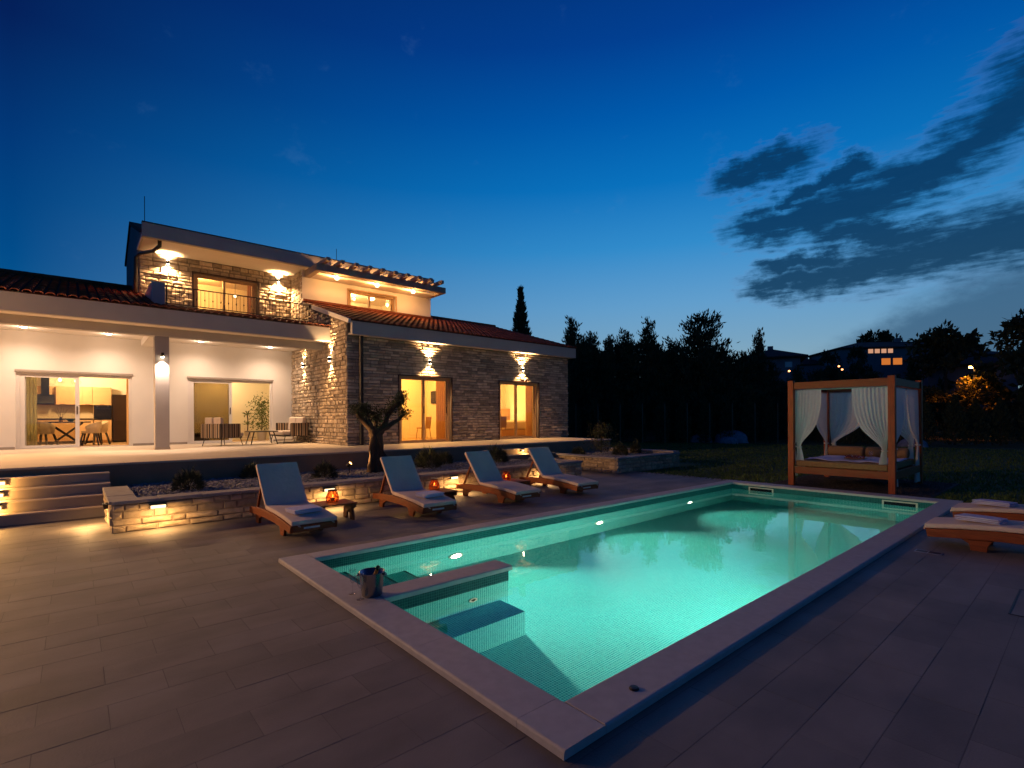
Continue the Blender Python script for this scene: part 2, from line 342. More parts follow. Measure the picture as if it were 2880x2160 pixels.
def thing(name, label, cat, loc=(0, 0, 0), rz=0., group=None):
    o = bpy.data.objects.new(name, None); C.objects.link(o); o.empty_display_size = .1
    o.location = loc; o.rotation_euler = (0, 0, rz); o['label'] = label; o['category'] = cat
    if group: o['group'] = group
    return o
def tag(o, label, cat, group=None):
    o['label'] = label; o['category'] = cat
    if group: o['group'] = group
    return o
def copy_tree(o, parent=None):
    c = o.copy(); C.objects.link(c); c.parent = parent
    for ch in list(o.children): copy_tree(ch, c)
    return c
def dup(o, loc, rz=None, label=None):
    c = copy_tree(o); c.location = loc
    if rz is not None: c.rotation_euler = (0, 0, rz)
    if label: c['label'] = label
    return c
def box1(*a): return MB().box(*a)
def lamp(kind, loc, energy, col, parent=None, size=.05, spot=None, blend=.5, aim=None, spread=None):
    l = bpy.data.lights.new('light', kind); l.energy = energy; l.color = col
    if kind in ('POINT', 'SPOT'): l.shadow_soft_size = size
    if kind == 'SPOT': l.spot_size = R(spot); l.spot_blend = blend
    if kind == 'AREA':
        l.shape = 'DISK'; l.size = size
        if spread: l.spread = R(spread)
    o = bpy.data.objects.new('light', l); C.objects.link(o)
    off = wloc(parent) if parent is not None else Vector((0, 0, 0))
    o.location = Vector(loc)-off
    if parent is not None: o.parent = parent
    if aim is not None: o.rotation_euler = Vector(aim).to_track_quat('-Z', 'Y').to_euler()
    return o
def pieces(items, name, m, parent, limit=300, smooth=False):
    """items: (verts, faces, area). The ones that show largest become parts, the rest one joined part."""
    off = wloc(parent)
    def score(it):
        c = sum((Vector(v) for v in it[0]), Vector())/len(it[0]); return it[2]/max((c-CAMP).length_squared, .3)
    items = sorted(items, key=score, reverse=True)
    for vs, fs, a in items[:limit]:
        raw(name, [(v[0]-off.x, v[1]-off.y, v[2]-off.z) for v in vs], fs, m, parent, smooth=smooth)
    rest = items[limit:]
    if rest:
        mb = MB()
        for vs, fs, a in rest: mb.add([(v[0]-off.x, v[1]-off.y, v[2]-off.z) for v in vs], fs)
        raw(name+'_field', mb.v, mb.f, m, parent, kind='stuff', smooth=smooth)
def stone_face(org, u, n, W, H, rows=(.09, .15), lens=(.18, .50), holes=(), depth=(.015, .045), gap=.009, top=None, seed=1):
    r = random.Random(seed); org = Vector(org); u = Vector(u); n = Vector(n); zz = Vector((0, 0, 1)); out = []
    z = 0.
    while z < H-.02:
        h = min(r.uniform(*rows), H-z)
        if H-z-h < .04: h = H-z
        x = -r.uniform(0, .2)
        while x < W-.01:
            l = r.uniform(*lens); x0, x1 = max(x, 0)+gap/2, min(x+l, W)-gap/2; x += l
            segs = [(x0, x1)]
            for (a, b, c, d) in holes:
                if z+h > c+.01 and z < d-.01:
                    ns = []
                    for s0, s1 in segs:
                        if s1 <= a or s0 >= b: ns.append((s0, s1)); continue
                        if s0 < a: ns.append((s0, a-.002))
                        if s1 > b: ns.append((b+.002, s1))
                    segs = ns
            for s0, s1 in segs:
                if s1-s0 < .03: continue
                hh0 = hh1 = z+h-gap/2
                if top:
                    hh0, hh1 = min(hh0, top(s0)), min(hh1, top(s1))
                    if min(hh0, hh1) < z+.03: continue
                d = r.uniform(*depth); c = .012
                def P(a, b, e): return org+u*a+zz*b+n*e
                zb = z+gap/2
                j = lambda s=.007: r.uniform(-s, s)
                back = [P(s0, zb, -.01), P(s1, zb, -.01), P(s1, hh1, -.01), P(s0, hh0, -.01)]
                fr = [P(s0+c+j(.005), zb+c+j(.005), d+j()), P(s1-c+j(.005), zb+c+j(.005), d+j()), P(s1-c+j(.005), hh1-c+j(.005), d+j()), P(s0+c+j(.005), hh0-c+j(.005), d+j())]
                mid = P((s0+s1)/2+j(.03), (zb+hh0)/2+j(.01), d+.012+j(.01))
                vs = back+fr+[mid]; fs = [(0, 1, 5, 4), (1, 2, 6, 5), (2, 3, 7, 6), (3, 0, 4, 7), (4, 5, 8), (5, 6, 8), (6, 7, 8), (7, 4, 8)]
                if u.cross(zz).dot(n) < 0: fs = [f[::-1] for f in fs]
                out.append((vs, fs, (s1-s0)*(hh0-zb)))
        z += h
    return out
def wall_y(x0, x1, z0, z1, y0, y1, holes=()):      # wall across X with openings
    mb = MB(); xs = sorted({x0, x1, *[h[0] for h in holes], *[h[1] for h in holes]}); 
    for a, b in zip(xs, xs[1:]):
        hs = [h for h in holes if h[0] <= a+1e-6 and h[1] >= b-1e-6]
        if not hs: mb.box(a, b, y0, y1, z0, z1); continue
        h = hs[0]
        if h[2] > z0+.005: mb.box(a, b, y0, y1, z0, h[2])
        if h[3] < z1-.005: mb.box(a, b, y0, y1, h[3], z1)
    return mb
# lamp powers
DOWNW = 185; PERGW = 40; EAVEW = 2050; LW = 300; BRICKW = 11; RM = 2.6; POOLW = 128
# ================================================================== SETTING
def structure(name, mb=None, m=None, loc=(0, 0, 0), **k):
    if mb is None:
        o = bpy.data.objects.new(name, None); C.objects.link(o); o.location = loc
    else: o = obj(name, mb, m, **k)
    o['kind'] = 'structure'; return o
T = .82                                   # terrace height
PX0, PX1, PY0, PY1 = 2.07, 12.27, 1.965, 5.93      # pool, inner edge
WZ = -.11
# ground: lawn sheet out to the hills, with the pool and the house left standing in it
g = MB()
gx = [-400, -14, 1.9, 12.5, 400]; gy = [-300, 1.8, 6.1, 400]
for i in range(4):
    for j in range(3):
        if i == 2 and j == 1: continue
        n = len(g.v); g.v += [(gx[i], gy[j], -.03), (gx[i+1], gy[j], -.03), (gx[i+1], gy[j+1], -.03), (gx[i], gy[j+1], -.03)]; g.f.append((n, n+1, n+2, n+3))
structure('lawn', g, 'lawn')
# hillside behind the trees
h = MB(); nx, ny = 40, 16
for j in range(ny+1):
    for i in range(nx+1):
        a = R(-35)+R(125)*i/nx; d = 34+j*14.
        k = max(0, (d-40)/60); z = -.6+4.2*min(1, k)**1.2*(1.0 if a < R(45) else max(.25, 1-(a-R(45))*1.6))+math.sin(a*9+d*.05)*.5*min(1, k*2)
        h.v.append((d*math.cos(a), d*math.sin(a), z))
for j in range(ny):
    for i in range(nx): h.f.append((j*(nx+1)+i, j*(nx+1)+i+1, (j+1)*(nx+1)+i+1, (j+1)*(nx+1)+i))
structure('hillside', h, 'lawn', smooth=True)

# ---- deck of stone tiles 60 x 30
deck = structure('deck', loc=(0, 0, 0))
DX0, DX1, DY0, DY1 = -9.0, 12.78, -5.0, 11.2
cp = (1.775, 12.66, 1.685, 6.18)          # coping outer edge
base = MB()
for (a, b, c, d) in ((DX0, cp[0]+.05, DY0, DY1), (cp[0]+.05, cp[1]-.05, DY0, cp[2]+.05), (cp[0]+.05, cp[1]-.05, cp[3]-.05, DY1), (cp[1]-.05, DX1, DY0, DY1)):
    base.box(a, b, c, d, -.10, -.0010)
obj('joint_bed', base, 'deck_joint', deck)
tiles = []; rw = .3015; ln = .603
def deck_tile(x0, x1, y0, y1):
    z = rng.uniform(-.0008, .0008); e = .0011; c = .0008
    x0 += e; x1 -= e; y0 += e; y1 -= e
    if x1-x0 < .01 or y1-y0 < .01: return
    vs = [(x0, y0, -.006), (x1, y0, -.006), (x1, y1, -.006), (x0, y1, -.006), (x0+c, y0+c, z), (x1-c, y0+c, z), (x1-c, y1-c, z), (x0+c, y1-c, z)]
    tiles.append((vs, [(4, 5, 6, 7), (0, 1, 5, 4), (1, 2, 6, 5), (2, 3, 7, 6), (3, 0, 4, 7)], vis(x0, x1, y0, y1)))
def vis(x0, x1, y0, y1):                  # tiles the camera cannot see come last
    c = Vector(((x0+x1)/2, (y0+y1)/2, 0)); a = math.atan2(c.y, c.x)-YAW
    return (x1-x0)*(y1-y0)*(1/max(.3, c.length) if abs(a) < R(47) and c.length > 1.9 else .001)
i0 = int(math.floor((DY0-3.153)/rw))
for i in range(i0, 60):
    y0 = 3.153+i*rw; y1 = y0+rw
    if y0 >= DY1 or y1 <= DY0: continue
    y0, y1 = max(y0, DY0), min(y1, DY1)
    off = -.166 if i % 2 == 0 else .142
    k0 = int(math.floor((DX0-off)/ln))
    for k in range(k0, 40):
        x0, x1 = off+k*ln, off+(k+1)*ln
        if x0 >= DX1 or x1 <= DX0: continue
        x0, x1 = max(x0, DX0), min(x1, DX1)
        # cut away the pool
        if x1 > cp[0] and x0 < cp[1] and y1 > cp[2] and y0 < cp[3]:
            if x0 < cp[0]: deck_tile(x0, cp[0], y0, y1)
            if x1 > cp[1]: deck_tile(cp[1], x1, y0, y1)
            xa, xb = max(x0, cp[0]), min(x1, cp[1])
            if y0 < cp[2]: deck_tile(xa, xb, y0, cp[2])
            if y1 > cp[3]: deck_tile(xa, xb, cp[3], y1)
        else: deck_tile(x0, x1, y0, y1)
pieces(tiles, 'tile', 'deck_tile', deck)

# ---- pool: shell, bench and steps, coping stones, skimmers, lamps, water
pool = structure('swimming_pool', loc=(7.2, 3.95, 0))
sh = MB(); t = .18
zb = lambda x: -1.08-(x-2.27)/10.2*.75
def slab_q(p): sh.add(p, [(0, 1, 2, 3)])
sh.box(PX0-t, PX0, PY0-t, PY1+t, -2.2, -.004); sh.box(PX1, PX1+t, PY0-t, PY1+t, -2.2, -.004)
sh.box(PX0, PX1, PY0-t, PY0, -2.2, -.004); sh.box(PX0, PX1, PY1, PY1+t, -2.2, -.004)
sh.prism([(PX0, zb(PX0)), (PX1, zb(PX1)), (PX1, -2.2), (PX0, -2.2)], 1, PY0, PY1)
obj('shell', sh, 'mosaic', pool)
obj('partition', box1(PX0+.001, 3.56, 4.203, 4.455, -1.9, -.004), 'mosaic', pool)
st = MB().box(PX0+.001, 3.445, 3.803, 4.202, -1.9, -.63); obj('bench', st, 'mosaic', pool)
for k, (xe, zt) in enumerate(((2.46, -.36), (2.86, -.60), (3.26, -.84))):
    s_ = obj('step', box1(PX0+.001, xe, 4.457, PY1-.001, -1.9, zt-.002*k), 'mosaic', pool)
    obj('nosing', box1(xe-.03, xe+.003, 4.459, PY1-.003, zt-.03, zt+.003), 'mosaic_dark', s_)
bd_ = MB(); e_ = .0035; z0_, z1_ = WZ-.012, .0015      # strip above the water, its dim light put into darker mosaic colours
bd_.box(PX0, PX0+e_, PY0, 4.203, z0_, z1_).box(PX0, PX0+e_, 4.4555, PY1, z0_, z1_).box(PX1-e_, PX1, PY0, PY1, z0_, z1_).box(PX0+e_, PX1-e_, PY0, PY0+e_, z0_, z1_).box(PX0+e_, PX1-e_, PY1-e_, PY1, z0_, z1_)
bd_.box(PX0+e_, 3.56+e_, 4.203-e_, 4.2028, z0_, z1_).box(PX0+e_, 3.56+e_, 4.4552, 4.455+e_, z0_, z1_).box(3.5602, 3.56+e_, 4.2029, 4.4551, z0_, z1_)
obj('waterline_shade', bd_, 'mosaic_shaded', pool)
def coping(x0, x1, y0, y1, axis):
    def prof(a, b):
        r_ = .016; arc = [(b-r_+r_*math.sin(k*PI/8), .05-r_+r_*math.cos(k*PI/8)) for k in range(5)]
        return [(a, .002)]+[(a+b-p, q) for p, q in arc[::-1]]+arc+[(b, .002)]
    mb = MB()
    if axis: mb.prism(prof(x0, x1), 1, y0, y1)
    else: mb.prism(prof(y0, y1), 0, x0, x1)
    return obj('coping_stone', mb, 'coping', pool)
e = .0015
def run(a, b, n): return [(a+(b-a)*i/n+e, a+(b-a)*(i+1)/n-e) for i in range(n)]
ov = .022
for a, b in run(cp[2], cp[3], 4) if False else [(cp[2]+e, 2.03), (2.033, 3.14), (3.143, 4.16), (4.163, 5.18), (5.183, cp[3]-e)]: coping(cp[0], PX0+ov, a, b, 1)
for a, b in run(cp[2], cp[3], 4): coping(PX1-ov, cp[1], a, b, 1)
for a, b in run(PX0+ov, PX1-ov, 10): coping(a, b, cp[2], PY0+ov, 0); coping(a, b, PY1-ov, cp[3], 0)
for a, b in run(PX0+ov, 3.60, 2): coping(a, b, 4.175, 4.483, 0)
def skimmer(y0, y1):
    f = MB(); x = PX1-.006; z0, z1 = -.125, -.025
    f.box(x-.012, x+.004, y0, y1, z1-.022, z1); f.box(x-.012, x+.004, y0, y0+.03, z0, z1-.022); f.box(x-.012, x+.004, y1-.03, y1, z0, z1-.022)
    o = obj('skimmer_frame', f, 'skimmer', pool); obj('skimmer_mouth', box1(x-.002, x+.003, y0+.03, y1-.03, z0, z1-.022), 'appliance', o)
skimmer(4.95, 5.515); skimmer(2.29, 2.86)
j = MB().lathe([(.028, 0), (.05, 0), (.052, .012), (.028, .012), (.028, 0)], 0, 0, 20)
j.v = [(3.086+v[0], 4.203-v[2], -.39+v[1]) for v in j.v]; obj('inlet_ring', j, 'skimmer', pool)
def pool_lamp(x, z, label):
    t_ = thing('pool_lamp', label, 'pool lamp', (x, PY1, z), 0, 'lamps under the water along the house side of the pool')
    r_ = MB().lathe([(.085, 0), (.12, 0), (.118, .02), (.085, .03), (.085, 0)], 0, 0, 20); r_.v = [(v[0], -v[2], v[1]) for v in r_.v]; obj('rim', r_, 'skimmer', t_, local=True)
    d_ = MB().lathe([(.001, .012), (.05, .022), (.084, .012)], 0, 0, 20); d_.v = [(v[0], -v[2], v[1]) for v in d_.v]; obj('lens', d_, 'lamp_pool', t_, local=True)
    lamp('AREA', (x, PY1-.05, z), POOLW*(1 if x < 5 else .8 if x < 9 else .30), (1., .95, .72), t_, size=.16, aim=(0, -1, -.30), spread=105)
    lamp('SPOT', (x, PY1-.06, z), POOLW*(3.2 if x < 5 else 3. if x < 9 else 1.2), (1., .95, .62), t_, .05, 38, .7, (.35, -1, -.62))
def near_lamp(x, z, label):
    t_ = thing('pool_lamp', label, 'pool lamp', (x, PY0, z), 0, 'lamps under the water along the house side of the pool')
    r_ = MB().lathe([(.085, 0), (.12, 0), (.118, .02), (.085, .03), (.085, 0)], 0, 0, 20); r_.v = [(v[0], v[2], v[1]) for v in r_.v]; obj('rim', r_, 'skimmer', t_, local=True)
    d_ = MB().lathe([(.001, .012), (.05, .022), (.084, .012)], 0, 0, 20); d_.v = [(v[0], v[2], v[1]) for v in d_.v]; obj('lens', d_, 'lamp_pool', t_, local=True)
    lamp('AREA', (x, PY0+.05, z), POOLW*1.0, (1., .95, .72), t_, size=.16, aim=(-.15, 1, .02), spread=160)
near_lamp(5.7, -.74, 'pool lamp under water in the wall on the viewer side, below the coping')
for x, z, l in ((4.055, -.72, 'brightest pool lamp under water, behind the short dividing wall'), (7.18, -.74, 'middle pool lamp under water in the long mosaic wall'), (10.27, -.79, 'farthest pool lamp under water, near the far end of the pool')): pool_lamp(x, z, l)
wv = MB(); wv.add([(PX0+.0005, PY0+.0005, WZ), (PX1-.0005, PY0+.0005, WZ), (PX1-.0005, PY1-.0005, WZ), (PX0+.0005, PY1-.0005, WZ)], [(0, 1, 2, 3)])
wo = raw('water', wv.v, wv.f, 'water', kind='structure')

# ---- terrace slab and garden steps
ter = structure('terrace', loc=(2, 16, 0))
obj('plinth_wall', MB().box(-12, 15.77, 12.43, 21, -.02, T-.042), 'plinth', ter)
for a, b in run(-12, 15.8, 24): obj('edge_slab', box1(a, b, 12.40, 12.75, T-.04, T), 'terrace_tile', ter, bevel=.006)
obj('paving', MB().box(-12, 15.8, 12.7505, 21.0, T-.041, T-.001), 'terrace_tile', ter)
def stairs(name, label, x0s, x1, n0=4):
    s_ = thing(name, label, 'steps', ((x0s[0]+x1)/2, 11.8, 0))
    for k in range(4):
        y = 11.2+.3*k; x0 = x0s[k]; x1_ = x1 if not isinstance(x1, (list, tuple)) else x1[k]; z1 = .17*(k+1)
        st_ = obj('step', box1(x0, x1_, y+.012, 12.425, .17*k+(.002 if k else -.02), z1-.03), 'plinth', s_)
        obj('tread', box1(x0, x1_, y, 12.425, z1-.03, z1), 'terrace_tile', st_, bevel=.004)
    return s_
ls = thing('garden_steps', 'four wide lit steps rising to the terrace at the left edge', 'steps', (-1.5, 11.8, 0))
for k in range(4):
    y = 11.2+.3*k; z1 = .17*(k+1)-.002*k
    st_ = obj('step', box1(-4.5, .50, y+.012, 12.425, .17*k+(.001 if k else -.02), z1-.022), 'concrete', ls)
    obj('tread', box1(-4.5, .503, y, 12.425, z1-.022, z1), 'terrace_tile', st_, bevel=.004)
rs = thing('garden_steps', 'four narrow steps beside the far planter, behind the last lounger', 'steps', (10.8, 11.8, 0))
for k in range(4):
    y = 11.2+.3*k; z1 = .17*(k+1)-.002*k; x0 = (10.62, 10.62, 9.9, 9.4)[k]
    st_ = obj('step', box1(x0, 12.09, y+.012, 12.425, .17*k+(.001 if k else -.02), z1-.03), 'plinth', rs)
    obj('tread', box1(x0, 12.092, y, 12.425, z1-.03, z1), 'concrete', st_, bevel=.004)

# ---- brick lights
def brick_light(loc, face, label, power, w=.22, hgt=.05, hood=True, group='recessed wall lights', col=(1, .55, .20)):
    t_ = thing('wall_light', label, 'wall light', loc, 0, group)
    rot = math.atan2(face[1], face[0])+PI/2; t_.rotation_euler = (0, 0, rot)
    f = MB().box(-w/2, w/2, -.055, .03, hgt/2, hgt/2+.022); f.box(-w/2, -w/2+.015, -.045, .03, -hgt/2, hgt/2); f.box(w/2-.015, w/2, -.045, .03, -hgt/2, hgt/2)
    obj('hood', f, 'black_metal', t_, local=True)
    obj('lens', box1(-w/2+.015, w/2-.015, -.03, .02, -hgt/2, hgt/2-.001), 'lamp_brick', t_, local=True)
    if w > .18:
        l = lamp('AREA', (0, 0, 0), power, col, None, size=.12, aim=(0, .25, -1)); l.location = (0, -.26, -hgt/2+.015)
        l.data.shape = 'ELLIPSE'; l.data.size = .34; l.data.size_y = .08
    else: l = lamp('POINT', (0, 0, 0), power, col, None, size=.02); l.location = (0, -.13, -.01)
    l.parent = t_
    return t_

# ---- stone planters
def planter(name, label, loc, walls, seed):
    p = thing(name, label, 'planter', loc); its = []
    for k, (a, b, w, h, lens, skipn) in enumerate(walls):        # a -> b along the outer face, outside on the right hand of a->b turned
        a, b = Vector((*a, 0)), Vector((*b, 0)); u = (b-a).normalized(); n = Vector((u.y, -u.x, 0)); L_ = (b-a).length
        core = MB(); q = [a-n*.012, b-n*.012, b-n*(w), a-n*(w)]
        core.add([(v.x, v.y, -.02) for v in q]+[(v.x, v.y, h-.05) for v in q], [(0, 1, 2, 3), (4, 5, 6, 7), (0, 1, 5, 4), (1, 2, 6, 5), (2, 3, 7, 6), (3, 0, 4, 7)])
        obj('wall_core', core, 'mortar_planter', p)
        its += stone_face(a-n*.012, u, n, L_, h-.05, rows=(.085, .13), lens=lens, depth=(.012, .040), seed=seed+k)
        if skipn: its += stone_face(b-n*w, -u, -n, L_, h-.05, rows=(.085, .12), lens=lens, depth=(.008, .02), seed=seed+k+50)
        m_ = max(2, int(L_/.55)); cs = [i/m_ for i in range(m_+1)]
        for c0, c1 in zip(cs, cs[1:]):
            s0, s1 = a+u*(L_*c0+.002), a+u*(L_*c1-.002); o0 = n*.035; o1 = -n*(w+.0)
            cb = MB(); q = [s0+o0, s1+o0, s1+o1, s0+o1]; zt = h+rng.uniform(-.004, .004)
            cb.add([(v.x, v.y, h-.049) for v in q]+[(v.x, v.y, zt) for v in q], [(0, 1, 2, 3), (4, 5, 6, 7), (0, 1, 5, 4), (1, 2, 6, 5), (2, 3, 7, 6), (3, 0, 4, 7)])
            obj('cap_slab', cb, 'cap_stone', p, bevel=.008)
    pieces(its, 'stone', 'stone_planter', p)
    return p
PH = .465
planter('planter_wall', 'long low stone planter wall behind the row of loungers', (.41, 9.36, 0),
        [((.41, 9.36), (10.6, 9.36), .32, PH, (.16, .46), False), ((.41, 11.5), (.41, 9.395), .32, PH-.002, (.16, .42), False), ((10.6, 9.395), (10.6, 11.19), .32, PH-.003, (.16, .40), False)], 3)
planter('planter_wall', 'low stone planter at the far corner, standing out into the lawn', (12.1, 9.30, 0),
        [((12.1, 9.30), (15.5, 9.30), .30, PH, (.14, .34), False), ((12.1, 12.42), (12.1, 9.335), .30, PH-.002, (.14, .32), False), ((15.5, 9.335), (15.5, 12.42), .30, PH+.05, (.14, .34), True)], 23)
structure('planter_soil', MB().box(.73, 10.28, 9.69, 12.42, -.02, .375).box(12.40, 15.2, 9.61, 12.42, -.02, .375), 'gravel_bed')
# pebbles lying in the planters
def pebbles(name, rects, n, m, zc, s0, s1, seed):
    r = np.random.default_rng(seed); ico = []
    base_v = np.array([(1, 0, 0), (-1, 0, 0), (0, 1, 0), (0, -1, 0), (0, 0, 1), (0, 0, -1.)]); base_f = np.array([(0, 2, 4), (2, 1, 4), (1, 3, 4), (3, 0, 4), (2, 0, 5), (1, 2, 5), (3, 1, 5), (0, 3, 5)])
    V = []; F = []; areas = [(b-a)*(d-c) for a, b, c, d in rects]; tot = sum(areas); k = 0
    for (a, b, c, d), A_ in zip(rects, areas):
        for _ in range(int(n*A_/tot)):
            s = r.uniform(s0, s1)*np.array((r.uniform(.8, 1.5), r.uniform(.8, 1.2), r.uniform(.45, .75))); th = r.uniform(0, 6.28); v = base_v*s; v = v@np.array([[math.cos(th), math.sin(th), .2], [-math.sin(th), math.cos(th), .1], [-.2, 0, 1]]).T
            V.append(v+np.array((r.uniform(a, b), r.uniform(c, d), zc+r.uniform(-.2, .9)*s[2]))); F.append(base_f+6*k); k += 1
    return raw(name, np.concatenate(V).tolist(), np.concatenate(F).tolist(), m, kind='stuff')
pebbles('gravel', [(.75, 10.26, 9.70, 12.41), (12.42, 15.18, 9.63, 12.41)], 16000, 'pebble', .375, .014, .034, 1)
pebbles('gravel', [(12.79, 13.05, 5.4, 9.25)], 900, 'pebble', -.02, .02, .035, 2)
structure('gravel_pad', MB().box(12.79, 16.4, 2.25, 5.4, -.05, -.012), 'pad_gravel')
pebbles('gravel', [(12.8, 16.35, 2.3, 5.35)], 3500, 'pad_gravel', -.012, .012, .03, 3)
for x, l in ((.96, 'recessed light near the left corner of the long planter wall'), (3.57, 'recessed light behind the lantern on the first side table'), (6.35, 'recessed light between the second and third loungers'), (9.0, 'recessed light low in the planter wall behind the last lounger')):
    brick_light((x, 9.335, .34), (0, -1), l, BRICKW)
brick_light((.385, 10.15, .30), (-1, 0), 'recessed light facing the wide left steps, in the planter end', BRICKW)
for k, (z, y) in enumerate(((.255, 11.51), (.425, 11.81), (.595, 12.11))):
    brick_light((-3.4, y-.012, z), (0, -1), ('lowest', 'middle', 'topmost')[k]+' step light of the second column, outside the left edge', 11, .15, .05, group='lights in the step risers', col=(1, .48, .11))
    brick_light((-.945, y-.012, z), (0, -1), ('lowest', 'middle', 'topmost')[k]+' step light in the wide left steps', 11, .15, .05, group='lights in the step risers', col=(1, .48, .11))
brick_light((10.87, 12.085, .605), (0, -1), 'step light in the top riser of the narrow far steps', 16, .12, .045, group='lights in the step risers', col=(1, .55, .18))

# ================================================================== VILLA
villa = thing('villa', 'two storey villa with stone walls, tiled roofs and lit porch', 'house', (4, 17, 0))
W = lambda name, mb, m, **k: obj(name, mb, m, villa, **k)
stones = []
kh, lh = (-1.27, 1.42, T, 3.085), (2.95, 5.68, T, 3.095)
W('plaster_wall', wall_y(-12, 6.42, T-.03, 4.25, 20.4, 20.68, [(kh[0], kh[1], T-.03, kh[3]), (lh[0], lh[1], T-.03, lh[3])]), 'plaster')
for a_, b_ in ((-12, kh[0]-.02), (kh[1]+.02, lh[0]-.02), (lh[1]+.02, 6.38)): W('skirting', MB().box(a_, b_, 20.385, 20.399, T, T+.07), 'concrete')
W('porch_ceiling', MB().box(-12, 6.4, 17.33, 20.4, 4.251, 4.40), 'plaster')
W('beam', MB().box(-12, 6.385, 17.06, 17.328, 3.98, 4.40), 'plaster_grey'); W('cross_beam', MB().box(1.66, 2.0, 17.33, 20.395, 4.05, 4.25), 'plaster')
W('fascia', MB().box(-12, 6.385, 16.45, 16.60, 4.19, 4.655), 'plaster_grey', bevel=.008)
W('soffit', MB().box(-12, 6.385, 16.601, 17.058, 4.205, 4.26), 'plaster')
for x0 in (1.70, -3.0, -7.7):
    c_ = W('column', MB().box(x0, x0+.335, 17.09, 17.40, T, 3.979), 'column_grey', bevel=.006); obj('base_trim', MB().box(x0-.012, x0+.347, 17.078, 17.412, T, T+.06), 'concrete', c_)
def slope_main(y): return 4.66+.27*(y-16.45)
def slope_low(y): return 4.655+.215*(y-16.45)
def roof_slab(name, x0, x1, pts, m='terracotta_base'): return W(name, MB().prism(pts, 0, x0, x1), m)
rt_items = []
def tile_row(x0, x1, y0, y1, zf, slope, seed, pitch=.205, lt=.40):
    r = random.Random(seed); n = int(round((x1-x0)/pitch)); p = (x1-x0)/n; ca, sa = math.cos(math.atan(slope)), math.sin(math.atan(slope)); rows = int(math.ceil((y1-y0)/(lt*ca*.86)))
    for i in range(n):
        xc = x0+(i+.5)*p; xs = xc+r.uniform(-.004, .004)
        for k in range(rows):
            ya = y0-.05+k*lt*ca*.86; 
            if ya > y1-.1: continue
            yb = min(ya+lt*ca, y1+.05); S = 6; vs = []
            lift = .018+r.uniform(-.004, .006)
            for (yy, ra, dz) in ((ya, .088, lift), (yb, .072, .0)):
                for q in range(S+1):
                    a = PI*q/S; vs.append((xs+ra*math.cos(a), yy-ra*.55*math.sin(a)*sa, zf(yy)+dz+ra*.62*math.sin(a)))
            for q in range(S+1):
                a = PI*q/S; ra = .070; vs.append((xs+ra*math.cos(a), ya, zf(ya)+lift-.006+ra*.5*math.sin(a)))
            fs = [(q, q+1, S+1+q+1, S+1+q) for q in range(S)]+[(2*(S+1)+q, 2*(S+1)+q+1, q+1, q) for q in range(S)]
            fs = [f[::-1] for f in fs]
            rt_items.append((vs, fs, .17*(yb-ya)*.4))
RY = 22.6
roof_slab('roof', -12, 1.58, [(16.44, 4.656), (RY, slope_main(RY)), (25.5, slope_main(RY)-1.25), (25.5, 4.6), (16.62, 4.50), (16.44, 4.64)])
tile_row(-3.4, 1.74, 16.44, RY, slope_main, .27, 5)
roof_slab('roof', 1.58, 6.385, [(16.44, 4.653), (18.34, slope_low(18.34)), (18.34, 4.42), (16.62, 4.45), (16.44, 4.64)])
tile_row(1.74, 6.38, 16.44, 18.33, slope_low, .215, 6)
rid = MB()
for k in range(14): rid.tube([(-3.4+k*.38, RY, slope_main(RY)+.03), (-3.4+(k+1)*.38+.03, RY, slope_main(RY)+.045)], [.10, .09], 10)
W('ridge_tiles', rid, 'terracotta')
# balcony
W('balcony_floor', MB().box(2.0, 6.4, 18.345, 20.4, 4.405, 4.55), 'concrete')
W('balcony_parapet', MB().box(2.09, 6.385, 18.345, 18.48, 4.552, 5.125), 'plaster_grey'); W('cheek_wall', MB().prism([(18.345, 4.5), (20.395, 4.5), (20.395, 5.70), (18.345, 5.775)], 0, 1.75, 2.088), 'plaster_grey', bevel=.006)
rl = obj('balcony_railing', MB().box(2.10, 6.38, 18.40, 18.435, 5.695, 5.725).box(2.10, 6.38, 18.40, 18.435, 5.165, 5.19), 'dark_frame', villa)
for x in (2.13, 2.83, 4.64, 6.36): obj('post', MB().box(x-.02, x+.02, 18.397, 18.437, 5.12, 5.695), 'dark_frame', rl)
for i in range(37):
    x = 2.245+i*.1115
    if min(abs(x-q) for q in (2.83, 4.64)) < .045: continue
    b_ = MB().box(x-.006, x+.006, 18.41, 18.422, 5.19, 5.695)
    if i % 2 == 0 and 4 < i < 36: b_.lathe([(.006, 5.36), (.019, 5.39), (.019, 5.42), (.006, 5.45)], x, 18.416, 6)
    obj('baluster', b_, 'dark_frame', rl)
# wing
WX0, WX1, WY = 6.4, 16.35, 15.2
slope_w = lambda y: 4.66+.30*(y-14.85)
d1, d2 = (8.15, 10.24, T, 3.085), (12.45, 14.55, T, 3.085)
W('stone_wall', wall_y(WX0+.402, WX1, T-.03, 4.25, WY, WY+.38, [(d1[0], d1[1], T-.03, d1[3]), (d2[0], d2[1], T-.03, d2[3])]), 'mortar')
W('stone_wall', MB().prism([(WY, T-.03), (20.39, T-.03), (20.39, slope_w(20.39)-.12), (WY, slope_w(WY)-.12)], 0, WX0, WX0+.40), 'mortar')
W('stone_wall', MB().box(WX1-.38, WX1-.002, WY+.381, 24, T-.03, 4.6), 'mortar')
stones += stone_face((WX0-.035, WY, T), (1, 0, 0), (0, -1, 0), WX1-WX0+.035, 4.235-T, rows=(.065, .115), lens=(.16, .55), holes=[(d1[0]-WX0+.035, d1[1]-WX0+.035, -1, d1[3]-T), (d2[0]-WX0+.035, d2[1]-WX0+.035, -1, d2[3]-T)], seed=31)
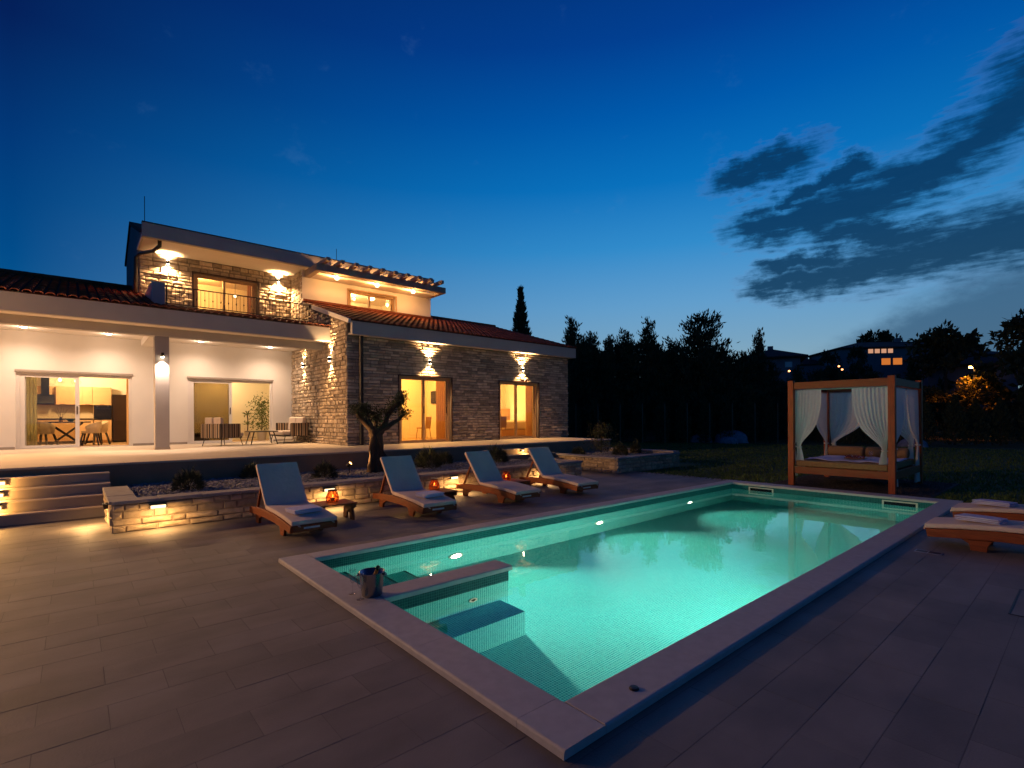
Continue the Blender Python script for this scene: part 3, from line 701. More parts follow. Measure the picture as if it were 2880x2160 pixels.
stones += stone_face((WX0, 20.38, T), (0, -1, 0), (-1, 0, 0), 20.38-WY+.02, 5.3, rows=(.085, .15), lens=(.12, .36), depth=(.02, .06), top=lambda s: slope_w(20.38-s)-.13-T, seed=32)
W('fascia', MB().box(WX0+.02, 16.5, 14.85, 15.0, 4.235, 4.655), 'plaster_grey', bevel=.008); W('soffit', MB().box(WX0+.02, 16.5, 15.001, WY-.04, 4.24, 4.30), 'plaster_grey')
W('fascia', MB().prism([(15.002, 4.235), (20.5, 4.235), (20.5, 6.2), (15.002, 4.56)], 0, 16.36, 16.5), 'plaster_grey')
RW = 20.5
roof_slab('roof', WX0-.02, 11.85, [(14.84, 4.657), (19.14, slope_w(19.14)), (19.14, slope_w(19.14)-.11), (14.84, 4.64)])
roof_slab('roof', 11.851, 16.5, [(14.84, 4.657), (RW, slope_w(RW)), (25.5, 4.9), (25.5, 4.6), (RW, slope_w(RW)-.12), (14.84, 4.64)])
W('verge_trim', MB().prism([(14.86, slope_w(14.86)+.03), (18.0, slope_w(18.0)+.03), (18.0, slope_w(18.0)-.10), (14.86, slope_w(14.86)-.10)], 0, WX0-.10, WX0-.021), 'plaster')
tile_row(WX0+.02, 11.85, 14.84, 19.08, slope_w, .30, 8); tile_row(11.85, 16.5, 14.84, RW, slope_w, .30, 9)
W('flashing', MB().box(WX0-.02, 11.86, 19.02, 19.145, slope_w(19.0)+.08, slope_w(19.0)+.16), 'terracotta')
rid = MB()
for k in range(12): rid.tube([(11.9+k*.385, RW, slope_w(RW)+.03), (11.9+(k+1)*.385+.03, RW, slope_w(RW)+.045)], [.10, .09], 10)
W('ridge_tiles', rid, 'terracotta')
# upper floor
ud = (3.13, 5.17, 4.55, 6.70)
W('stone_wall', wall_y(1.62, 6.40, 4.552, 7.17, 20.402, 20.70, [ud]), 'mortar')
stones += stone_face((1.62, 20.40, 4.56), (1, 0, 0), (0, -1, 0), 4.78, 2.60, rows=(.10, .17), lens=(.16, .42), depth=(.02, .055), holes=[(ud[0]-1.62, ud[1]-1.62, -1, ud[3]-4.56)], seed=33)
W('stone_wall', MB().box(6.402, 6.60, 19.152, 20.40, 4.552, 7.16), 'mortar')
stones += stone_face((6.402, 20.40, 4.56), (0, -1, 0), (-1, 0, 0), 1.245, 2.59, rows=(.10, .17), lens=(.14, .36), depth=(.02, .055), seed=34)
uw = (8.12, 10.15, 5.9, 6.69)
W('plaster_wall', wall_y(6.37, 11.85, 5.0, 7.16, 19.15, 19.40, [uw]), 'plaster'); W('plaster_wall', MB().box(11.60, 11.85, 19.401, 25, 4.6, 7.4), 'plaster')
W('gable_wall', MB().prism([(20.41, 4.6), (25.0, 4.6), (25.0, 7.75), (23.0, 8.72), (19.4, 7.50), (18.8, 7.30), (18.8, 7.172), (20.41, 7.172)], 0, 1.585, 1.618), 'far_wall')
W('plaster_wall', MB().box(1.62, 11.6, 24.8, 25.0, 4.6, 7.6), 'plaster_in')
W('soffit', MB().box(1.56, 11.68, 18.752, 20.40, 7.172, 7.26), 'plaster'); W('fascia', MB().box(1.555, 11.69, 18.60, 18.75, 7.13, 7.555), 'plaster_grey', bevel=.008)
W('gutter_edge', MB().box(1.55, 11.70, 18.585, 18.77, 7.556, 7.585), 'pipe')
roof_slab('roof', 1.54, 11.75, [(18.78, 7.33), (18.78, 7.40), (19.4, 7.60), (23.0, 8.86), (25.25, 7.86), (25.25, 7.74), (23.0, 8.72), (19.4, 7.46)])
W('ceiling', MB().box(1.63, 11.59, 20.71, 24.79, 7.10, 7.171), 'plaster_in')
# pergola over the plastered part
pg = obj('pergola', MB().box(6.45, 11.82, 17.90, 18.10, 6.88, 7.12).box(6.45, 6.65, 18.101, 19.148, 6.88, 7.12).box(11.62, 11.82, 18.101, 19.20, 6.88, 7.12), 'joist', villa, bevel=.006)
obj('canopy_ceiling', MB().box(6.651, 11.619, 18.48, 19.148, 6.885, 6.95), 'plaster', pg)
for i in range(10):
    x = 6.62+i*.517; obj('joist', MB().box(x, x+.13, 17.40, 18.598, 7.122, 7.25), 'joist', pg, bevel=.004)
# downpipes
W('downpipe', MB().tube([(2.02, 18.9, 7.18), (2.02, 18.95, 7.02), (1.90, 19.3, 6.93), (1.62, 20.05, 6.98), (1.53, 20.28, 6.90), (1.52, 20.30, 6.6), (1.52, 20.30, 5.75)], .055, 10), 'pipe', smooth=True)
W('downpipe', MB().tube([(6.80, 15.07, 4.26), (6.80, 15.07, .83)], .066, 12).lathe([(.075, 2.4), (.075, 2.44)], 6.80, 15.07, 12).lathe([(.075, 3.6), (.075, 3.64)], 6.80, 15.07, 12), 'black_metal')
W('lightning_rod', MB().tube([(2.0, 23, 8.85), (2.0, 23, 9.9)], .012, 5), 'black_metal'); W('lightning_rod', MB().tube([(9.2, 23, 8.85), (9.2, 23, 9.5)], .012, 5), 'black_metal')
pieces(stones, 'stone', 'stone', villa, 300)
pieces(rt_items, 'roof_tile', 'terracotta', villa, 300)

# ---- doors and windows
def slider(name, x0, x1, z0, z1, y, fm, split, tint=('pane', 'pane'), fw=.085, open_right=False, header=.10, sillh=.07):
    d = obj(name, MB().box(x0, x0+fw, y, y+.12, z0+.002, z1-header).box(x1-fw*.9, x1, y, y+.12, z0+.002, z1-header).box(x0, x1, y-.01, y+.13, z1-header, z1-.001).box(x0+fw, x1-fw*.9, y, y+.12, z0+.002, z0+.02), fm, villa)
    def leaf(a, b, yy, gm, w=.07):
        l = obj('leaf', MB().box(a, a+w, yy, yy+.05, z0+.022, z1-header-.002).box(b-w, b, yy, yy+.05, z0+.022, z1-header-.002).box(a+w, b-w, yy, yy+.05, z0+.022, z0+.022+sillh).box(a+w, b-w, yy, yy+.05, z1-header-w*.6, z1-header-.002), fm, d)
        obj('pane', MB().box(a+w-.004, b-w+.004, yy+.02, yy+.026, z0+.022+sillh-.004, z1-header-w*.6+.004), gm, l)
        obj('handle', MB().box(b-w*.7, b-w*.4, yy-.02, yy-.001, (z0+z1)/2-.12, (z0+z1)/2+.12), 'dark_frame', l)
    leaf(x0+fw+.002, split+.04, y+.01, tint[0], .10 if fm == 'white_frame' else .07)
    if not open_right: leaf(split-.03, x1-fw*.9-.002, y+.065, tint[1])
    else: leaf(x0+fw+.06, split+.01, y+.065, tint[1])
    return d
slider('sliding_door', kh[0], kh[1], T, kh[3], 20.46, 'white_frame', .09, open_right=True)
slider('sliding_door', lh[0], lh[1], T, lh[3], 20.46, 'white_frame', 4.28, tint=('pane_tint', 'pane'), open_right=True)
slider('sliding_door', d1[0], d1[1], T, d1[3], WY+.07, 'oak_frame', 9.16, header=.07)
slider('sliding_door', d2[0], d2[1], T, d2[3], WY+.07, 'oak_frame', 13.42, header=.07)
slider('sliding_door', ud[0], ud[1], ud[2], ud[3], 20.5, 'oak_frame', 4.09, header=.06)
slider('window', uw[0], uw[1], uw[2], uw[3], 19.25, 'oak_frame', 9.05, header=.05)
for (a, b, t_, y) in ((d1[0], d1[1], d1[3], WY), (d2[0], d2[1], d2[3], WY)):
    W('door_surround', MB().box(a-.03, a-.001, y-.06, y+.02, T, t_+.03).box(b+.001, b+.03, y-.06, y+.02, T, t_+.03).box(a, b, y-.06, y+.02, t_+.001, t_+.03), 'dark_frame')
W('door_surround', MB().box(ud[0]-.05, ud[0]-.001, 20.33, 20.42, 4.56, ud[3]+.05).box(ud[1]+.001, ud[1]+.05, 20.33, 20.42, 4.56, ud[3]+.05).box(ud[0], ud[1], 20.33, 20.42, ud[3]+.001, ud[3]+.05), 'dark_frame')
W('window_surround', MB().box(uw[0]-.04, uw[0]-.001, 19.11, 19.2, uw[2], uw[3]+.05).box(uw[1]+.001, uw[1]+.05, 19.11, 19.2, uw[2], uw[3]+.05).box(uw[0], uw[1], 19.11, 19.2, uw[3]+.001, uw[3]+.05), 'oak_frame')
W('roller_box', MB().box(kh[0]-.02, kh[1]+.03, 20.375, 20.398, kh[3]-.015, kh[3]+.045), 'concrete'); W('roller_box', MB().box(lh[0]-.02, lh[1]+.03, 20.375, 20.398, lh[3]-.015, lh[3]+.04), 'concrete')
# ---- rooms behind the glass
def room(x0, x1, y0, y1, z0, z1, wm='plaster_in', fm='floor_in'):
    e = .05
    W('room_wall', MB().box(x0-e, x0, y0, y1, z0, z1).box(x1, x1+e, y0, y1, z0, z1).box(x0-e, x1+e, y1, y1+e, z0, z1), wm)
    W('room_floor', MB().box(x0-e, x1+e, y0, y1+e, z0-.04, z0-.0015), fm); W('room_ceiling', MB().box(x0-e, x1+e, y0, y1+e, z1, z1+.05), wm)
room(-1.75, 1.95, 20.681, 24.25, T+.002, 3.55); room(2.35, 6.32, 20.681, 23.0, T+.002, 3.55)
room(7.3, 11.55, WY+.382, 19.0, T+.002, 3.75); room(11.8, 15.9, WY+.382, 18.9, T+.002, 3.75)
room(2.2, 6.1, 20.705, 23.6, 4.556, 7.095); room(7.4, 11.2, 19.402, 22.5, 5.0, 7.04)
lamp('POINT', (.0, 22.6, 3.2), 105*RM, (1, .68, .34), villa, .15); lamp('POINT', (4.3, 21.9, 3.2), 40*RM, (1, .68, .32), villa, .15)
lamp('POINT', (9.6, 17.6, 3.3), 150*RM, (1, .50, .10), villa, .15); lamp('POINT', (13.8, 17.2, 3.3), 120*RM, (1, .52, .12), villa, .15); lamp('POINT', (14.75, 18.55, 1.75), 40*RM, (1, .66, .26), villa, .1)
lamp('POINT', (3.6, 22.3, 6.8), 80*RM, (1, .50, .13), villa, .12); lamp('POINT', (8.9, 21.2, 6.75), 90*RM, (1, .60, .22), villa, .12)
# ================================================================== LAMPS ON THE VILLA
def downlight(x, y, z, label, energy):
    t_ = thing('downlight', label, 'ceiling light', (x, y, z), 0, 'recessed downlights in the porch ceiling')
    obj('rim', MB().lathe([(.080, -.002), (.10, -.002), (.10, -.014), (.080, -.014), (.080, -.002)], 0, 0, 20), 'white_frame', t_, local=True)
    obj('lens', MB().lathe([(.001, -.030), (.05, -.026), (.079, -.012)], 0, 0, 20), 'lamp_peach', t_, local=True)
    lamp('SPOT', (x, y, z-.05), energy, PEACHL, t_, .06, 155, 1., (0, 0, -1))
    lamp('POINT', (x, y, z-.16), energy*.045, PEACHL, t_, .05)
PEACHL = (1, .70, .49)
for x, l in ((-7.0, 'downlight in the porch ceiling, far beyond the left edge'), (-5.0, 'downlight in the porch ceiling, beyond the left edge'), (-3.0, 'downlight in the porch ceiling, just outside the left edge'), (-1.05, 'downlight over the left end of the kitchen sliding door'), (.80, 'downlight over the right end of the kitchen sliding door'), (3.2, 'downlight just right of the porch column'), (5.35, 'downlight nearest the stone side wall, above the sofa')):
    downlight(x, 19.5, 4.25, l, DOWNW)
def wall_lamp(loc, n, label, up, down, group, col=(1., .58, .25), ang=118):
    t_ = thing('wall_lamp', label, 'wall lamp', loc, math.atan2(n[1], n[0])+PI/2, group)
    obj('bracket', MB().box(-.03, .03, -.047, .0, -.03, .03), 'black_metal', t_, local=True)
    b = MB().lathe([(.033, -.055), (.038, -.055), (.038, .055), (.033, .055), (.033, -.055)], 0, -.085, 14); b.lathe([(.001, -.02), (.034, -.02), (.034, .02), (.001, .02)], 0, -.085, 14)
    obj('shade', b, 'black_metal', t_, local=True)
    for s_, p in ((1, up), (-1, down)):
        if p: obj('bulb', MB().lathe([(.031, s_*.022), (.031, s_*.05), (.028, s_*.07), (.001, s_*.085)], 0, -.085, 12), 'lamp_warm', t_, local=True)
    for s_, p in ((1, up), (-1, down)):
        if not p: continue
        l = lamp('SPOT', (0, 0, 0), p, col, None, .03, ang, .6, (0, -.02, s_)); l.parent = t_; l.location = (0, -.095, .095*s_)
    return t_
wall_lamp((9.30, WY-.03, 3.60), (0, -1), 'up-and-down wall lamp above the bedroom door with the tall curtain', LW, LW, 'up-and-down lamps on the stone walls')
wall_lamp((13.62, WY-.03, 3.60), (0, -1), 'up-and-down wall lamp above the door that shows a bed', LW, LW, 'up-and-down lamps on the stone walls')
wall_lamp((WX0-.035, 16.35, 3.60), (-1, 0), 'up-and-down wall lamp on the stone side wall, nearer the corner', LW, LW, 'up-and-down lamps on the stone walls', ang=85)
wall_lamp((WX0-.035, 18.9, 3.60), (-1, 0), 'up-and-down wall lamp on the stone side wall, under the porch ceiling', LW*.6, LW*.6, 'up-and-down lamps on the stone walls', ang=85)
wall_lamp((2.39, 20.37, 6.90), (0, -1), 'up-and-down wall lamp on the balcony wall beside the downpipe', LW*1.0, LW*1.8, 'up-and-down lamps on the stone walls', ang=150)
wall_lamp((5.87, 20.37, 6.90), (0, -1), 'up-and-down wall lamp on the balcony wall near its right end', LW*1.0, LW*1.8, 'up-and-down lamps on the stone walls', ang=150)
wall_lamp((1.868, 17.085, 3.46), (0, -1), 'wall lamp shining down the white porch column', 0, LW*1.1, 'up-and-down lamps on the stone walls', PEACHL, 95)
for x, l in ((7.30, 'left bright lamp under the upper pergola'), (8.88, 'middle bright lamp under the upper pergola'), (10.45, 'right bright lamp under the upper pergola')):
    t_ = thing('pergola_lamp', l, 'lamp', (x, 18.22, 6.93), 0, 'lamps hung under the upper pergola')
    obj('socket', MB().box(-.05, .05, -.02, .13, -.015, .015).lathe([(.02, -.05), (.028, -.015)], 0, 0, 10), 'black_metal', t_, local=True)
    obj('bulb', MB().lathe([(.001, -.20), (.05, -.185), (.08, -.14), (.08, -.11), (.05, -.07), (.02, -.045)], 0, 0, 16), 'lamp_globe', t_, local=True, smooth=True)
    lamp('POINT', (x, 18.27, 6.99), PERGW*1.0, (1., .47, .15), t_, .05); lamp('POINT', (x, 18.20, 6.66), PERGW, (1., .45, .12), t_, .07)
for x, l in ((-4.6, 'bright lamp on the eaves just beyond the left edge'), (-8.6, 'bright lamp on the eaves well beyond the left edge')):
    t_ = thing('eaves_lamp', l, 'lamp', (x, 16.40, 4.50), 0, 'lamps on the left eaves')
    obj('socket', MB().box(-.05, .05, -.02, .06, .03, .09).lathe([(.02, -.02), (.028, .03)], 0, 0, 10), 'black_metal', t_, local=True)
    obj('bulb', MB().lathe([(.001, -.12), (.045, -.09), (.055, -.06), (.04, -.03), (.02, -.015)], 0, 0, 14), 'lamp_warm', t_, local=True, smooth=True)
    lamp('POINT', (x, 16.34, 4.36), EAVEW, (1., .52, .20), t_, .07)
# ================================================================== POOLSIDE
# lounger: local y runs from the foot (0) to the head
def make_lounger(label):
    t_ = thing('sun_lounger', label, 'sun lounger', (0, 0, 0), 0, 'wooden sun loungers round the pool')
    top = [(0, .205), (.10, .215), (.35, .245), (.7, .272), (1.1, .282), (1.5, .27), (1.95, .235)]; bot = [(1.95, .135), (1.5, .155), (1.1, .16), (.7, .155), (.35, .135), (.02, .105)]
    for x in (0, .61):
        r_ = obj('side_rail', MB().prism(top+bot, 0, x, x+.045), 'wood_y', t_, local=True, bevel=.006)
        for (ya, yb, yc, yd) in ((.30, .66, .575, .43), (1.45, 1.80, 1.765, 1.62)):
            pr_ = [(ya, .150), (ya+.04, .125), (yd-.02, .08), (yd, .0), (yc, .0), (yc+.01, .07), (yb-.04, .13), (yb, .150)]
            obj('leg', MB().prism(pr_, 0, x+.046 if x < .3 else x-.042, x+.087 if x < .3 else x-.001), 'wood_y', t_, local=True, bevel=.004)
    def zt(y):
        for (a, za), (b, zb_) in zip(top, top[1:]):
            if a <= y <= b: return za+(zb_-za)*(y-a)/(b-a)
        return top[-1][1]
    obj('end_board', MB().box(.046, .609, .004, .032, .115, .20), 'wood', t_, local=True, bevel=.003)
    obj('label_tag', MB().box(.18, .40, -.001, .003, .150, .175), 'tag', t_, local=True)
    for k in range(13):
        y = .05+k*.09; obj('slat', MB().box(.047, .608, y, y+.065, zt(y+.03)-.022, zt(y+.03)-.002), 'wood', t_, local=True)
    a = R(50); py, pz = 1.19, .262
    def B(s_, o): return (py+s_*math.cos(a)-o*math.sin(a), pz+s_*math.sin(a)+o*math.cos(a))
    bf = obj('backrest', MB().prism([B(0, 0), B(.78, 0), B(.78, .03), B(0, .03)], 0, .055, .10).prism([B(0, 0), B(.78, 0), B(.78, .03), B(0, .03)], 0, .555, .60), 'wood_y', t_, local=True)
    for k in range(7): obj('slat', MB().prism([B(.02+k*.11, .031), B(.095+k*.11, .031), B(.095+k*.11, .047), B(.02+k*.11, .047)], 0, .057, .598), 'wood', bf, local=True)
    p = B(.5, -.01)
    for x in (.075, .565): obj('prop', MB().bar((x, p[0], p[1]), (x, 1.78, .20), .03, .035, (1, 0, 0)), 'wood_y', t_, local=True)
    # cushion: lower line, then upper line
    lo = [(-.01, .207), (.35, .249), (.7, .275), (1.0, .284), (1.13, .290)]; lo += [B(s_, .05) for s_ in (.06, .2, .4, .6, .80)]
    n = []
    for i, q in enumerate(lo):
        a0, a1 = lo[max(i-1, 0)], lo[min(i+1, len(lo)-1)]; d = Vector((a1[0]-a0[0], a1[1]-a0[1])).normalized(); n.append((q[0]-d.y*.062, q[1]+d.x*.062))
    rows = [(q[0], q[1]) for q in lo]+n[::-1]
    cu = obj('cushion', MB().prism(rows, 0, .012, .643), 'cushion', t_, local=True, bevel=.018, seg=3); 
    ties = MB()
    for x in (.08, .55): ties.tube([(x, -.014, .235), (x+.02, -.03, .20), (x+.045, -.022, .185), (x+.03, -.016, .23)], .006, 5)
    obj('tie', ties, 'cushion', t_, local=True)
    return t_
L0 = make_lounger('nearest lounger on the planter side, with a folded towel')
L0.location = (2.19, 7.10, 0); L0.rotation_euler = (0, 0, R(1))
dup(L0, (4.24, 7.12, 0), R(-2), 'second lounger along the planter, folded towel at its foot')
dup(L0, (6.24, 7.14, 0), R(0), 'third lounger along the planter, without a towel')
dup(L0, (7.98, 7.16, 0), R(-3), 'last lounger of the row, empty, before the narrow steps')
dup(L0, (8.93, 1.47, 0), R(180), 'nearer of the two loungers across the pool at the right edge')
dup(L0, (10.66, 1.46, 0), R(180), 'farther of the two loungers across the pool at the right edge')
def make_towel(label, loc, rz, w=.40, d=.28):
    mb = MB(); S = 12
    hh = .062
    def prof(u): return hh*(1-.10*abs(2*u-1)**3)
    nx_, ny_ = 10, 8; vs = []; fs = []
    for lay in range(3):
        z0 = lay*hh/3; z1 = z0+hh/3-.003; o = rng.uniform(-.008, .008)
        pts = [(-w/2+o, z0+.004), (-w/2+o-.006, (z0+z1)/2), (-w/2+o, z1), (-w/6, z1+.004), (w/6, z1+.004), (w/2+o, z1), (w/2+o+.008, (z0+z1)/2), (w/2+o, z0+.004)]
        mb.prism(pts, 1, -d/2+rng.uniform(-.008, .008), d/2+rng.uniform(-.008, .008))
    o_ = obj('towel', mb, 'towel', None, local=True, bevel=.006); o_.location = loc; o_.rotation_euler = (R(2), R(0), rz)
    return tag(o_, label, 'towel', 'folded towels on the loungers')
make_towel('folded white towel on the nearest planter-side lounger', (2.50, 7.50, .318), R(10))
make_towel('folded white towel on the second planter-side lounger', (4.62, 7.52, .320), R(6))
make_towel('folded towel on the nearer of the right-hand loungers', (8.58, .98, .328), R(80), .42, .30)
make_towel('folded towel on the farther of the right-hand loungers', (10.30, 1.02, .328), R(78), .42, .30)
def make_side_table(label, loc, rz=0):
    t_ = thing('side_table', label, 'side table', loc, rz, 'low wooden tables between the loungers')
    for x in (-.27, .235):
        obj('side', MB().prism([(-.26, .27), (.26, .27), (.26, .215), (.17, .19), (.20, .06), (.20, 0), (.08, 0), (.05, .10), (0, .13), (-.05, .10), (-.08, 0), (-.20, 0), (-.20, .06), (-.17, .19), (-.26, .215)], 0, x, x+.035), 'wood_dark', t_, local=True, bevel=.004)
    for k in range(6): obj('slat', MB().box(-.29, .29, -.26+k*.088, -.26+k*.088+.076, .271, .293), 'wood', t_, local=True, bevel=.003)
    return t_
make_side_table('low slatted table between the first and second loungers', (3.20, 8.16, 0))
make_side_table('low slatted table between the second and third loungers', (5.18, 8.16, 0))
make_side_table('low slatted table between the third and last loungers', (7.22, 8.35, 0))
def make_lantern(label, loc):
    t_ = thing('lantern', label, 'lantern', loc, 0, 'amber candle lanterns on the side tables')
    R_ = lambda z: .062+.040*math.sin(PI*min(1, (z+.02)/.19)**.8)
    gl = obj('glass', MB().lathe([(R_(z/100)-.006, z/100) for z in range(1, 19, 2)], 0, 0, 18), 'lantern_glass', t_, local=True, smooth=True)
    net = MB()
    for k in range(9):
        for s_ in (1, -1):
            net.tube([(R_(z)*math.cos(k*2*PI/9+s_*z*7), R_(z)*math.sin(k*2*PI/9+s_*z*7), z) for z in [i*.0225 for i in range(9)]], .0045, 4)
    obj('netting', net, 'rattan', t_, local=True)
    obj('rim', MB().lathe([(.058, .178), (.072, .178), (.072, .196), (.058, .196), (.058, .178)], 0, 0, 18), 'rattan', t_, local=True); obj('base', MB().lathe([(.001, 0), (.075, 0), (.078, .012), (.001, .012)], 0, 0, 18), 'rattan', t_, local=True)
    obj('candle', MB().lathe([(.001, .012), (.03, .012), (.03, .075), (.001, .075)], 0, 0, 12), 'cushion', t_, local=True)
    obj('flame', MB().lathe([(.001, .076), (.014, .09), (.012, .105), (.001, .135)], 0, 0, 8), 'lamp_candle', t_, local=True, smooth=True)
    lamp('POINT', (loc[0], loc[1], loc[2]+.11), 1.6, (1, .36, .09), t_, .03)
    return t_
make_lantern('glowing amber lantern on the table by the first lounger', (3.20, 8.22, .293)); make_lantern('glowing amber lantern on the table by the second lounger', (5.20, 8.30, .293)); make_lantern('glowing amber lantern on the table by the third lounger', (7.12, 8.45, .293))
# champagne bucket and glasses on the corner of the coping
bk = thing('ice_bucket', 'polished steel champagne bucket on the pool coping', 'ice bucket', (2.045, 4.33, .0505))
obj('bowl', MB().lathe([(.001, .0), (.086, .0), (.090, .006), (.112, .205), (.117, .212), (.117, .216), (.109, .214), (.088, .012), (.001, .010)], 0, 0, 36), 'steel', bk, local=True, smooth=True)
for s_ in (1, -1):
    obj('handle', MB().tube([(s_*.110, -.03, .19), (s_*.128, -.026, .185), (s_*.134, 0, .175), (s_*.128, .026, .185), (s_*.110, .03, .19)], .006, 8), 'steel', bk, local=True, smooth=True)
    obj('handle_mount', MB().lathe([(.001, .172), (.016, .178), (.016, .2), (.001, .206)], s_*.113, 0, 10), 'steel', bk, local=True)
bk.rotation_euler = (0, 0, R(-38))
bt = thing('champagne_bottle', 'foil topped champagne bottle leaning in the steel bucket', 'bottle', (2.02, 4.345, .075)); bt.rotation_euler = (R(4), R(21), R(-35))
obj('body', MB().lathe([(.001, 0), (.040, .0), (.043, .01), (.043, .10), (.034, .135), (.022, .16)], 0, 0, 18), 'bottle', bt, local=True, smooth=True)
obj('foil', MB().lathe([(.0225, .158), (.0175, .19), (.0165, .222), (.018, .224)], 0, 0, 18), 'foil', bt, local=True, smooth=True)
obj('cap', MB().lathe([(.0185, .2242), (.020, .232), (.020, .248), (.014, .258), (.001, .260)], 0, 0, 14), 'bottle', bt, local=True, smooth=True)
def make_flute(label, loc):
    t_ = thing('champagne_glass', label, 'glass', loc, 0, 'champagne glasses beside the bucket')
    obj('foot', MB().lathe([(.001, 0), (.034, 0), (.034, .002), (.010, .006), (.0045, .012), (.0038, .05), (.0042, .088), (.008, .098)], 0, 0, 20), 'wine_glass', t_, local=True, smooth=True)
    obj('bowl', MB().lathe([(.001, .0982), (.012, .102), (.024, .12), (.029, .15), (.028, .19), (.026, .225), (.0252, .225), (.027, .19), (.028, .15), (.023, .121), (.011, .104), (.001, .1005)], 0, 0, 20), 'wine_glass', t_, local=True, smooth=True)
make_flute('champagne glass farther from the viewer, left of the steel bucket', (1.925, 4.475, .0505)); make_flute('champagne glass in front of the steel bucket', (1.915, 4.285, .0505))
an = tag(obj('pool_anchor', MB().lathe([(.001, .0), (.030, .0), (.030, .004), (.024, .011), (.001, .013)], 0, 0, 20), 'pipe', None, local=True), 'small dark round cap set in the near coping stone', 'cover'); an.location = (2.494, 1.80, .0505)
dl = thing('deck_drain', 'small bright metal drain cover in the deck by the right loungers', 'drain', (7.82, 1.36, .001), R(90))
obj('frame', MB().box(-.13, .13, -.075, .075, 0, .004), 'drain', dl, local=True); obj('grate', MB().box(-.115, -.005, -.05, .05, .0045, .006).box(.01, .115, -.05, .05, .0045, .006), 'pipe', dl, local=True)
ht = thing('hatch', 'flush hatch in the deck at the right edge', 'hatch', (6.33, .30, .0012)); 
obj('lid', MB().box(-.44, .44, -.19, .19, 0, .0015), 'deck_tile', ht, local=True); obj('frame', MB().box(-.455, .455, -.205, -.192, 0, .003).box(-.455, .455, .192, .205, 0, .003).box(-.455, -.442, -.192, .192, 0, .003).box(.442, .455, -.192, .192, 0, .003), 'black_metal', ht, local=True)

# ---- daybed
db = thing('daybed', 'wooden four poster daybed with pale tied curtains beyond the pool', 'daybed', (14.4, 3.9, 0))
D = lambda name, mb, m, **k: obj(name, mb, m, db, **k)
fx0, fx1, fy0, fy1 = 13.14, 15.72, 2.87, 4.92; pw = .125
for x in (fx0, fx1-pw):
    for y in (fy0-.04, fy1-pw+.04): D('post', MB().box(x, x+pw, y, y+pw, -.03, 2.52), 'wood_z', bevel=.006)
D('beam', MB().box(fx0+.03, fx0+.095, fy0+.087, fy1-.087, 2.31, 2.475), 'wood_y', bevel=.005); D('beam', MB().box(fx1-.095, fx1-.03, fy0+.087, fy1-.087, 2.31, 2.475), 'wood_y', bevel=.005)
for y in (fy0-.01, fy1-.055): D('beam', MB().box(fx0+pw+.002, fx1-pw-.002, y, y+.065, 2.31, 2.475), 'wood', bevel=.005)
D('bed_rail', MB().box(fx0+.03, fx0+.08, fy0+.087, fy1-.087, .29, .455), 'wood_y', bevel=.005); D('bed_rail', MB().box(fx1-.08, fx1-.03, fy0+.087, fy1-.087, .29, .455), 'wood_y')
for y in (fy0-.01, fy1-.04): D('bed_rail', MB().box(fx0+pw+.002, fx1-pw-.002, y, y+.05, .29, .455), 'wood')
for k in range(12): D('slat', MB().box(fx0+.14+k*.2, fx0+.26+k*.2, fy0+.05, fy1-.05, .40, .44), 'wood_y')
D('mattress', MB().box(fx0+.07, fx1-.12, fy0+.10, fy1-.10, .458, .60), 'mattress', bevel=.03, seg=3)
def rod(a, b): D('curtain_rod', MB().tube([a, b], .014, 8), 'silver')
rod((fx0+.11, fy0+.1, 2.29), (fx0+.11, fy1-.1, 2.29)); rod((fx1-.11, fy0+.1, 2.29), (fx1-.11, fy1-.1, 2.29)); rod((fx0+.12, fy0+.045, 2.285), (fx1-.12, fy0+.045, 2.285)); rod((fx0+.12, fy1-.045, 2.285), (fx1-.12, fy1-.045, 2.285))
